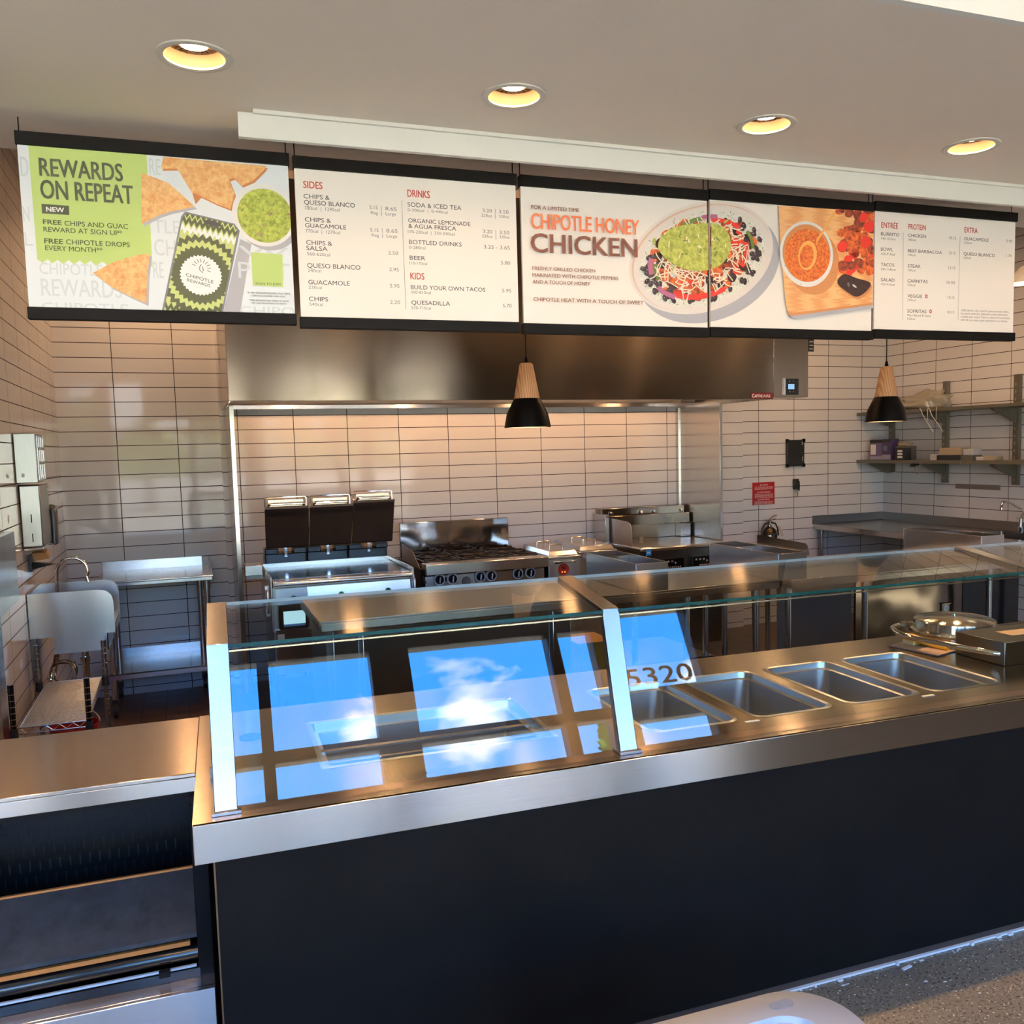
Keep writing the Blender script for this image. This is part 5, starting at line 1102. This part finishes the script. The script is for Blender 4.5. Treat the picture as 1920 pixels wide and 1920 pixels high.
# things hung on the left wall
STEEL_DISP = steel('dispenser_steel', (.40, .41, .37), .3, .4, brush='Z')
d1 = thing('glove_dispenser', 'upper square stainless dispenser on the left wall', 'dispenser', (.05, -1.65, 1.62))
obj('dispenser_shell', MB().box(.003, .104, -1.785, -1.52, 1.625, 1.882), STEEL_DISP, d1, bev=.003); obj('open_side', MB().box(.104, .107, -1.76, -1.54, 1.65, 1.86), STEEL_DARK, d1)
mb = MB()
for q in range(4): mb.box(.106, .110, -1.765+q*.07, -1.755+q*.07, 1.64, 1.87)
for q in range(2): mb.box(.106, .110, -1.77, -1.53, 1.72+q*.075, 1.735+q*.075)
obj('side_frame', mb, STEEL, d1)
obj('label_dot', MB().box(.03, .043, -1.7865, -1.785, 1.655, 1.675), MATS['knob_ring'], d1)
d2 = thing('towel_dispenser', 'tall stainless towel dispenser with two slots, below the square one', 'dispenser', (.05, -1.6, 1.26))
obj('dispenser_shell', MB().box(.003, .100, -1.735, -1.42, 1.285, 1.612), STEEL_DISP, d2, bev=.006)
obj('dispenser_base', MB().box(.003, .098, -1.73, -1.43, 1.262, 1.284), STEEL, d2, bev=.008)
mb = MB()
for z in (1.415, 1.312): mb.box(.050, .055, -1.7362, -1.7345, z, z+.045)
obj('view_slot', mb, SLOT, d2)
obj('lock', MB().cyl((.100, -1.47, 1.58), (.103, -1.47, 1.58), .012, seg=16), CHROME, d2)
obj('paper_towel', MB().hexa([(.03, -1.66, 1.245), (.10, -1.66, 1.245), (.10, -1.60, 1.262), (.03, -1.60, 1.262)], [(.045, -1.685, 1.205), (.115, -1.685, 1.215), (.115, -1.64, 1.225), (.045, -1.64, 1.215)]), mat('kraft_paper', (.34, .18, .07), .7), d2, label='brown paper towel end')
d3 = thing('soap_dispenser', 'black and grey soap dispenser on the left wall nearest the corner', 'soap dispenser', (.06, -1.28, 1.26))
obj('dispenser_body', MB().box(.003, .105, -1.375, -1.20, 1.27, 1.485), BLACK_PLASTIC, d3, bev=.015); obj('dispenser_cover', MB().box(.095, .125, -1.385, -1.29, 1.26, 1.47), mat('dark_grey_plastic', (.06, .062, .065), .35), d3, bev=.012)
d4 = thing('hand_dryer_scoop', 'black plastic scoop holder on the left wall above the sink', 'scoop holder', (.07, -1.55, 1.12))
obj('holder_plate', MB().box(.003, .02, -1.60, -1.50, 1.14, 1.23), BLACK_PLASTIC, d4); obj('scoop', MB().hexa([(.02, -1.62, 1.15), (.075, -1.62, 1.165), (.075, -1.54, 1.165), (.02, -1.54, 1.15)], [(.02, -1.62, 1.19), (.135, -1.60, 1.175), (.135, -1.56, 1.175), (.02, -1.54, 1.19)]), BLACK_PLASTIC, d4, bev=.006)
obj('wall_panel', MB().box(.002, .05, -3.1, -2.245, 1.08, 1.41), STEEL_V, label='plain stainless box panel on the left wall at the picture edge', cat='panel', origin=(.03, -2.7, 1.08), bev=.002)
bk = thing('red_bucket', 'red bucket on the floor behind the wire rack', 'bucket', (.17, -1.62, 0))
obj('pail', MB().lathe([(0, .006), (.10, .006), (.125, .27), (.13, .28), (.122, .28), (.097, .012), (0, .012)], (.17, -1.62, 0), 28), mat('red_plastic', (.35, .012, .014), .35), bk)
obj('handle', MB().tube([(.17+.13*math.cos(R_(a)), -1.62+.02*math.sin(R_(a)), .27+.10*math.sin(R_(a))) for a in range(0, 181, 15)], .004, 6), CHROME, bk)

# ================================================================== right wall: corner table, sink, shelves
YT = -2.3
t = thing('corner_table', 'stainless table along the right wall below the shelves', 'table', (6.97, -1.1, 0))
mb = MB(); wall_hole(mb, 6.53, 7.40, YT, .045, [(6.86, 7.30, -2.05, -1.46)], lambda a, b: (a, b, .935))
mb.box(6.53, 6.542, YT, .045, .885, .9345).box(6.542, 7.40, YT, YT+.012, .885, .9345)
obj('table_top', mb, STEEL, t, bev=.002)
obj('back_splash', MB().box(6.525, 7.40, .030, .045, .935, 1.015).box(7.385, 7.40, YT, .030, .935, 1.015), STEEL_DARK, t, bev=.002)
for x, y in ((6.575, -.03), (6.575, -1.2), (6.575, -2.2)): obj('leg', MB().cyl((x, y, .004), (x, y, .92), .018, seg=16), STEEL_GUARD, t)
mb = MB(); loops(mb, [rr(6.86, 7.30, -2.05, -1.46, .03, .936), rr(6.865, 7.295, -2.045, -1.465, .03, .70)]); obj('sink_bowl', mb, STEEL_DARK, t)
mb = MB().tube([(7.13, -1.60, 1.150), (7.132, -1.60, 1.178), (7.145, -1.60, 1.195), (7.165, -1.60, 1.200), (7.23, -1.60, 1.190), (7.39, -1.60, 1.12)], .010, 10).cyl((7.13, -1.60, 1.135), (7.13, -1.60, 1.152), .012)
fc = thing('wall_faucet', 'chrome faucet over the sink at the right edge', 'faucet', (7.3, -1.6, .935)); obj('spout', mb, CHROME, fc)
obj('faucet_base', MB().cyl((7.33, -1.62, .936), (7.33, -1.62, .985), .022).cyl((7.33, -1.62, .985), (7.33, -1.62, 1.05), .014).box(7.285, 7.375, -1.627, -1.613, 1.05, 1.064).tube([(7.33, -1.62, 1.05), (7.385, -1.61, 1.12)], .010), CHROME, fc)
SHELFM = mat('grey_green_shelf', (.155, .145, .110), .42, .5)
def wshelf(z, label, y1=.045):
    sh = thing('wall_shelf', label, 'shelf', (7.22, -1.2, z), group='wall shelves on the right wall')
    for a, b in ((y1, -1.24), (-1.246, -2.6)): obj('shelf_board', MB().box(7.06, 7.395, b, a, z-.030, z), SHELFM, sh, bev=.003)
    for y in (-.085, -.757, -1.514, -2.25):
        obj('bracket', MB().prism([(7.375, y-.012, z-.031), (7.10, y-.012, z-.031), (7.10, y-.012, z-.045), (7.33, y-.012, z-.135), (7.375, y-.012, z-.135)], (0, .024, 0)), SHELFM, sh)
    return sh
wshelf(2.012, 'upper grey wall shelf with a crumpled plastic bag on it'); wshelf(1.545, 'lower grey wall shelf with small boxes on it')
for i, (y, lb) in enumerate(((-.085, 'slotted shelf upright on the right wall, nearest the corner'), (-.757, 'slotted shelf upright on the right wall, middle one'), (-1.514, 'slotted shelf upright on the right wall, at the picture edge'))):
    z0, z1 = 1.33, 2.262
    if i == 0: z0 = 1.42
    u = thing('shelf_upright', lb, 'shelf upright', (7.39, y, z0), group='slotted shelf uprights')
    obj('channel', MB().box(7.374, 7.405, y-.030, y+.030, z0, z1), SHELFM, u, bev=.002); mb = MB()
    for q in range(int((z1-z0-.05)/.062)): mb.box(7.3728, 7.3745, y+.004, y+.013, z0+.03+q*.062, z0+.055+q*.062).cyl((7.3728, y+.0085, z0+.047+q*.062), (7.3745, y+.0085, z0+.047+q*.062), .007, seg=10)
    obj('slot', mb, mat('slot_pale', (.42, .38, .30), .5) if 'slot_pale' not in MATS else MATS['slot_pale'], u)
# bag on the upper shelf
mb = MB(); bmesh.ops.create_icosphere(mb.bm, subdivisions=4, radius=1)
rb = random.Random(3)
from mathutils import noise as mnoise
for v in mb.bm.verts:
    n_ = mnoise.noise(v.co*2.2)*.35+mnoise.noise(v.co*6)*.22+mnoise.noise(v.co*13)*.10; q = v.co*(1+n_); hump = .6+.55*max(0, -q.y)
    v.co = Vector((7.215+q.x*.11, -.62+q.y*.30, 2.014+max(0, q.z*.135*hump+.055)))
bag = mat('crumpled_clear_plastic', (.45, .40, .32), .12, spec=.8, trans=.25)
obj('plastic_bag', mb, bag, label='crumpled clear plastic bag on the upper wall shelf', cat='bag', origin=(7.215, -.62, 2.013), smooth=180)
# wires hanging from the upper shelf
for i, (y0, y1, zl, lb) in enumerate(((-.80, -.90, 1.80, 'thin white wire hook hanging from the upper shelf, left one'), (-.90, -1.01, 1.80, 'thin white wire hook hanging from the upper shelf, right one'))):
    obj('wire_hook', MB().tube([(7.05, y0+.02, 2.016), (7.045, y0, 2.0), (7.05, y0-.02, 1.95), (7.09, y1, zl)], .003, 6).tube([(7.05, y0-.075, 2.016), (7.045, y0-.078, 2.0), (7.06, y0-.062, 1.90)], .0025, 6), mat('white_wire', (.7, .62, .5), .4) if i == 0 else MATS['white_wire'], label=lb, cat='hook', group='white wire hooks', origin=(7.05, y0, 1.9))
# boxes on the lower shelf
PUR = mat('purple_carton', (.16, .11, .22), .5, noise=(8, .3)); PURD = mat('dark_purple_carton', (.055, .035, .10), .5); LAV = mat('pale_lavender_print', (.34, .30, .40), .5)
ZL = 1.5455
def carton(y0, y1, h, name, lb, m, prints, x0=7.15, x1=7.25):
    c = thing(name, lb, 'box', ((x0+x1)/2, (y0+y1)/2, ZL)); obj('carton', MB().box(x0, x1, y1, y0, ZL, ZL+h), m, c, bev=.0015)
    for pn, a, b, z0, z1, pm in prints: obj(pn, MB().box(x0-.0015, x0, b, a, ZL+z0, ZL+z1), pm, c)
    return c
carton(-.045, -.205, .195, 'light_box', 'purple carton with pale picture on the lower shelf, left one', PUR, [('black_band', -.046, -.204, .165, .194, BLACK_PLASTIC), ('print_panel', -.055, -.125, .05, .15, MATS['label_white']), ('print_lower', -.046, -.204, .002, .035, LAV)])
c = carton(-.208, -.325, .200, 'light_box', 'dark purple carton beside the pale-fronted one on the lower shelf', PURD, [('black_band', -.209, -.324, .17, .199, BLACK_PLASTIC), ('print_panel', -.225, -.28, .09, .135, mat('teal_print', (.10, .16, .20), .5)), ('print_lower', -.209, -.324, .002, .05, LAV)])
GREYB = mat('grey_box', (.10, .095, .085), .5); TANB = mat('tan_box', (.32, .25, .17), .6); SILV = mat('silver_box', (.40, .40, .42), .4)
c = thing('label_printer', 'grey desktop device behind the black striped box on the lower shelf', 'device', (7.25, -.42, ZL)); obj('device_body', MB().box(7.19, 7.31, -.49, -.335, ZL, ZL+.13), GREYB, c, bev=.006); obj('device_top', MB().box(7.20, 7.30, -.47, -.36, ZL+.131, ZL+.165), TANB, c, bev=.008)
c = thing('striped_box', 'small black box with white stripes on the lower shelf', 'box', (7.14, -.50, ZL)); obj('box_body', MB().box(7.10, 7.18, -.555, -.435, ZL, ZL+.115), BLACK_PLASTIC, c, bev=.003); mb = MB()
for q in range(3): mb.box(7.0985, 7.10, -.525, -.465, ZL+.02+q*.028, ZL+.038+q*.028)
obj('stripe', mb, MATS['label_white'], c)
for (y0, y1, h, x0, m_, lb) in ((-.86, -.955, .055, 7.10, SILV, 'small silver-blue box left of the tan box on the lower shelf'), (-.955, -1.22, .045, 7.08, BLACK_PLASTIC, 'flat black box under the tan box on the lower shelf'), (-1.225, -1.345, .045, 7.08, GREYB, 'low grey box right of the flat black box on the lower shelf'), (-1.36, -1.44, .030, 7.10, SILV, 'thin silver box towards the right end of the lower shelf'), (-1.445, -1.55, .035, 7.09, TANB, 'small tan box at the right end of the lower shelf')):
    obj('small_box', MB().box(x0, x0+.11, y1, y0, ZL, ZL+h), m_, label=lb, cat='box', origin=(x0+.05, (y0+y1)/2, ZL), bev=.002)
obj('tan_carton', MB().box(7.10, 7.20, -1.20, -.965, ZL+.0455, ZL+.110), TANB, label='tan carton lying on the flat black box', cat='box', origin=(7.15, -1.1, ZL+.0455), bev=.002)
obj('grey_carton', MB().box(7.09, 7.19, -1.34, -1.235, ZL+.0455, ZL+.10), SILV, label='grey carton on top of the low grey box on the shelf', cat='box', origin=(7.14, -1.29, ZL+.0455), bev=.002)
k_ = thing('shelf_clip', 'black and clear clip hook under the lower shelf', 'clip', (7.1, -.68, 1.42)); obj('clip_head', MB().box(7.07, 7.12, -.72, -.655, 1.496, 1.513).box(7.07, 7.10, -.70, -.645, 1.485, 1.497), BLACK_PLASTIC, k_, bev=.004); obj('clip_frame', MB().tube([(7.09, -.695, 1.49), (7.09, -.695, 1.425), (7.09, -.745, 1.425), (7.09, -.745, 1.49)], .005, 6, closed=True), TANB, k_)
obj('magnetic_strip', MB().box(7.39, 7.405, -1.349, -.878, 1.280, 1.322), mat('dull_grey_strip', (.19, .155, .13), .5), label='plain grey magnetic strip on the right wall', cat='strip', origin=(7.4, -1.1, 1.28), bev=.002)
# things on the back wall, right part
tb = thing('tablet_case', 'black rugged tablet case mounted on the tiled wall', 'tablet', (6.31, .04, 1.5)); mb = MB()
obj('case', MB().box(6.205, 6.415, .02, .048, 1.505, 1.76), BLACK_PLASTIC, tb, bev=.012); mb = MB()
for x in (6.203, 6.395):
    for z in (1.498, 1.735): mb.box(x, x+.024, .012, .046, z, z+.035)
obj('corner_bumper', mb, BLACK_SATIN, tb, bev=.006); obj('case_port', MB().box(6.383, 6.394, .0185, .021, 1.555, 1.60).box(6.378, 6.390, .0185, .021, 1.71, 1.74), mat('port_grey', (.30, .28, .25), .5), tb)
sg_ = thing('warning_sign', 'red warning sign with white lettering on the back wall', 'sign', (5.95, .045, 1.15)); obj('sign_plate', MB().box(5.827, 6.080, .043, .0485, 1.149, 1.365), mat('sign_red', (.42, .008, .014), .45), sg_, bev=.003)
t_ = MB(); y = .0425
for txt, z in (('WARNING', 1.333), ('AVERTISSEMENT', 1.263), ('ADVERTENCIA', 1.193)):
    w = .0105*len(txt); x = 5.953-w/2+.012; letter(t_, txt, x, z, .013, w, y, bold=.02); t_.face([(x-.020, y, z), (x-.004, y, z), (x-.012, y, z+.014)])
rw = random.Random(2)
for z0 in (1.318, 1.248, 1.178):
    for q in range(4 if z0 < 1.3 else 3):
        x = 5.845+rw.uniform(0, .01)
        while x < 6.055: w = rw.uniform(.006, .022); t_.box(x, min(x+w, 6.06), y, y+.0005, z0-q*.0105, z0-q*.0105+.0045); x += w+.005
obj('sign_lettering', t_, mat('sign_white', (.72, .62, .60), .5), sg_, smooth=1)
rm = thing('wall_bracket', 'small dark clip with dangling pen hung below the tablet', 'clip', (6.32, .04, 1.2)); obj('clip_body', MB().box(6.290, 6.345, .015, .048, 1.285, 1.385).box(6.28, 6.352, .010, .03, 1.30, 1.335), BLACK_PLASTIC, rm, bev=.006); obj('pen', MB().tube([(6.31, .012, 1.29), (6.325, .01, 1.25), (6.322, .012, 1.21)], .005, 6), TANB, rm); obj('clip_side', MB().box(6.346, 6.356, .018, .04, 1.27, 1.36), GREYB, rm)
fx = thing('fire_extinguisher', 'small chrome fire extinguisher with paper tag on the tiled wall', 'fire extinguisher', (5.945, -.06, .62))
obj('cylinder', MB().lathe([(0, .62), (.07, .62), (.075, .64), (.075, .86), (.068, .905), (.045, .935), (.022, .95), (.02, .965), (0, .965)], (5.945, -.055, 0), 36), mat('dark_chrome', (.16, .12, .09), .10, 1), fx)
obj('neck', MB().cyl((5.945, -.055, .955), (5.945, -.055, 1.005), .016), CHROME, fx)
obj('lever', MB().tube([(5.905, -.055, 1.0), (5.945, -.055, 1.012), (5.985, -.06, 1.045), (6.02, -.065, 1.052)], .007, 8).tube([(5.925, -.055, .995), (5.97, -.06, 1.01), (6.005, -.065, 1.022)], .006, 8), CHROME, fx)
obj('hose', MB().tube([(5.945, -.055, .985), (5.895, -.06, .975), (5.862, -.06, .93), (5.855, -.06, .85), (5.858, -.06, .74)], .010, 8), BLACK_PLASTIC, fx); obj('strap', MB().tube([(5.955, -.06, .99), (6.00, -.075, .975), (6.022, -.08, .93), (6.03, -.08, .86)], .008, 8), BLACK_PLASTIC, fx)
obj('tag', MB().prism([(5.985, -.137, .965), (6.012, -.137, .955), (6.050, -.137, .862), (6.018, -.137, .855)], (0, .0015, 0)), mat('tag_paper', (.55, .46, .36), .7), fx, label='pale paper inspection tag')
# dark floor bin seen behind the guard glass
bn = thing('yellow_bin', 'yellow floor bin seen through the glass behind the counter', 'bin', (3.26, -1.7, 0)); obj('bin_shell', MB().hexa([(3.17, -1.82, .004), (3.36, -1.82, .004), (3.36, -1.58, .004), (3.17, -1.58, .004)], [(3.15, -1.84, .45), (3.38, -1.84, .45), (3.38, -1.56, .45), (3.15, -1.56, .45)]), mat('bin_yellow', (.42, .20, .02), .5), bn); obj('bin_rim', MB().box(3.14, 3.39, -1.85, -1.55, .45, .465), MATS['bin_yellow'], bn)

# ================================================================== on the counter at right (F frame)
pr_ = thing('tortilla_steamer', 'round lidded stainless steamer with loop handle and grey box front', 'steamer', (2.95, 2.9, ZC), 'F')
zb = ZC+.001
obj('control_box', MB().box(2.805, 3.35, 2.56, 2.80, zb, .953), STEEL_DARK, pr_, bev=.003)
obj('instruction_plate', MB().box(2.93, 3.12, 2.64, 2.72, .9535, .9545), mat('plate_copper', (.55, .36, .24), .4), pr_, label='pale coppery instruction plate')
obj('base_ring', MB().lathe([(0, zb), (.175, zb), (.18, .90), (.185, .905), (0, .905)], (2.98, 2.985, 0), 56), STEEL, pr_)
m_, n_, b_ = base('spun_lid'); b_.inputs['Base Color'].default_value = (.62, .60, .57, 1); b_.inputs['Metallic'].default_value = 1; b_.inputs['Roughness'].default_value = .16; b_.inputs['Anisotropic'].default_value = .85
tg_ = n_.node('ShaderNodeTangent', direction_type='RADIAL', axis='Z'); n_.link(tg_.outputs[0], b_.inputs['Tangent']); b_.inputs['Anisotropic Rotation'].default_value = .25
LIDO = (2.98, 2.985, .905)
lid = obj('lid', MB().lathe([(.182, .001), (.184, .006), (.182, .012), (.168, .016), (.164, .050), (.155, .056), (.08, .064), (.004, .070), (0, .070)], (0, 0, 0), 72), m_, None, fr='F')
lid.parent = pr_; lid.location = Vector(LIDO)-ORG[pr_.name][0]; lid.rotation_euler = (0, 0, 0); ORG[lid.name] = (Vector(LIDO), 'F')
obj('lid_knob', MB().cyl((0+2.98, 2.985, .974), (2.98, 2.985, .980), .006, seg=12), CHROME, pr_)
obj('loop_handle', MB().tube([(2.83, 2.575, .905), (2.795, 2.60, .905), (2.765, 2.66, .908), (2.69, 2.90, .915), (2.685, 2.95, .916), (2.70, 3.02, .918), (2.735, 3.085, .92), (2.78, 3.115, .92), (2.90, 3.13, .92), (3.10, 3.12, .92)], .0115, 12), CHROME, pr_, label='bent chrome loop handle')
obj('handle_sleeve', MB().cyl((2.805, 3.12, .92), (2.845, 3.126, .92), .015, seg=14), STEEL_GUARD, pr_)
ty = thing('card_tray', 'thin printed card lying on the counter before the steamer', 'card', (2.74, 2.9, ZC), 'F')
obj('card', MB().prism([(2.655, 3.015, ZC+.001), (2.752, 3.045, ZC+.001), (2.835, 2.825, ZC+.001), (2.70, 2.785, ZC+.001)], (0, 0, .004)), mat('dark_print_card', (.10, .085, .11), .45, noise=(9, .4)), ty)
obj('card_front', MB().prism([(2.695, 2.90, ZC+.0052), (2.79, 2.925, ZC+.0052), (2.832, 2.825, ZC+.0052), (2.702, 2.788, ZC+.0052)], (0, 0, .0006)), mat('peach_print', (.52, .34, .26), .5), ty)
br_ = thing('grill_brush', 'yellow handled brush lying on the printed card', 'brush', (2.77, 2.93, ZC+.006), 'F')
obj('brush_head', MB().tube([(2.755, 3.02, ZC+.030), (2.758, 2.99, ZC+.032), (2.765, 2.96, ZC+.026)], .019, 12), mat('brush_yellow', (.72, .36, .02), .45), br_)
obj('bristles', MB().box(2.738, 2.775, 2.965, 3.025, ZC+.0065, ZC+.022), mat('bristle_pale', (.55, .48, .30), .7), br_)
obj('handle', MB().tube([(2.765, 2.96, ZC+.026), (2.785, 2.90, ZC+.018), (2.80, 2.835, ZC+.014)], .011, 10).tube([(2.775, 2.965, ZC+.028), (2.79, 2.93, ZC+.022)], .010, 10), MATS['brush_yellow'], br_)

# ================================================================== plastic tote in the foreground
tt = thing('storage_tote', 'translucent plastic tote standing on the concrete floor', 'tote', (.95, 1.35, 0), 'F')
TOTE = mat('milky_plastic', (.62, .63, .68), .28, trans=.25, spec=.5)
a, b, c, d = .50, 1.292, .95, 1.700; zt = .45
mb = MB(); loops(mb, [rr(a+.04, b-.10, c+.06, d-.09, .06, zt-.02, 8), rr(a+.05, b-.12, c+.08, d-.11, .06, .03, 8), rr(a+.06, b-.13, c+.09, d-.12, .06, .004, 8)], True); obj('tub', mb, TOTE, tt)
mb = MB(); loops(mb, [rr(a, b, c, d, .14, zt-.022, 10), rr(a, b, c, d, .14, zt-.004, 10), rr(a+.006, b-.006, c+.006, d-.006, .135, zt, 10), rr(a+.07, b-.10, c+.07, d-.085, .085, zt+.001, 10), rr(a+.075, b-.105, c+.075, d-.09, .08, zt-.012, 10), rr(a+.09, b-.12, c+.09, d-.105, .08, zt-.020, 10)], True); obj('lid', mb, TOTE, tt)
mb = MB(); loops(mb, [rr(1.105, 1.165, 1.628, 1.654, .012, zt+.0025, 6)], True); 
obj('grip_slot', MB().prism(rr(1.125, 1.185, 1.633, 1.660, .012, zt+.0014, 6), (0, 0, .001)), mat('milky_plastic_shaded', (.30, .31, .36), .4), tt, label='oblong grip recess in the rim'); mb.bm.free()
obj('divider_rib', MB().box(1.085, 1.090, 1.10, 1.605, zt-.019, zt-.004), TOTE, tt)

# ================================================================== trees outside the windows
LEAF = art_mat('tree_leaf', (.05, .11, .015), (.16, .26, .05), 3); BARK = mat('bark', (.06, .045, .03), .8)
def tree(s, d, h, w, label, seed):
    rn = random.Random(seed); t = thing('tree', label, 'tree', (s, d, -.3), 'F', 'trees outside the windows')
    obj('trunk', MB().cyl((s, d, -.3), (s, d, h*.75), .16, .05, seg=10), BARK, t); mb = MB()
    for q in range(420 if w < 1 else 900):
        z = h*(.30+.70*rn.random()**.8); k0 = 1-((z-h*.3)/(h*.7))**1.6; rr_ = w*k0*math.sqrt(rn.random()); a0 = rn.uniform(0, 6.28)
        x, y = s+rr_*math.cos(a0), d+rr_*math.sin(a0); q_ = rn.uniform(.10, .28); ax = Vector((rn.gauss(0, 1), rn.gauss(0, 1), rn.gauss(0, .7))).normalized()*q_; u_ = ax.orthogonal().normalized()*q_*.5
        c_ = Vector((x, y, z)); mb.face([c_-ax, c_+u_, c_+ax, c_-u_])
    obj('foliage', mb, LEAF, t)
for i, (s_, d_, h_, w_) in enumerate(((-9, -24, 3.6, 2.6), (-4.5, -27, 4.2, 3.0), (-.5, -23, 3.2, 2.2), (3.0, -29, 4.4, 3.2), (7.5, -25, 3.6, 2.6), (12, -28, 4.3, 3.2), (17, -26, 4.0, 3.0))):
    tree(s_, d_, h_, w_, 'bushy green tree outside the windows, %s in the row by the paving' % ('leftmost', 'second from left', 'third from left', 'middle one', 'third from right', 'second from right', 'rightmost')[i], 20+i)
tree(4.3, -18, 5.9, .55, 'slim tree outside, seen mirrored in the middle of the guard glass', 1); tree(11.3, -22, 6.8, .75, 'slim tree outside, seen mirrored near the middle guard post', 2)
tree(-3, -16, 4.4, 1.5, 'broad low tree outside at the left windows', 3)
struct('ground_outside', MB().box(-40, 50, -80, -3.0, -.45, -.30), mat('pale_paving', (.46, .43, .38), .8), fr='F')
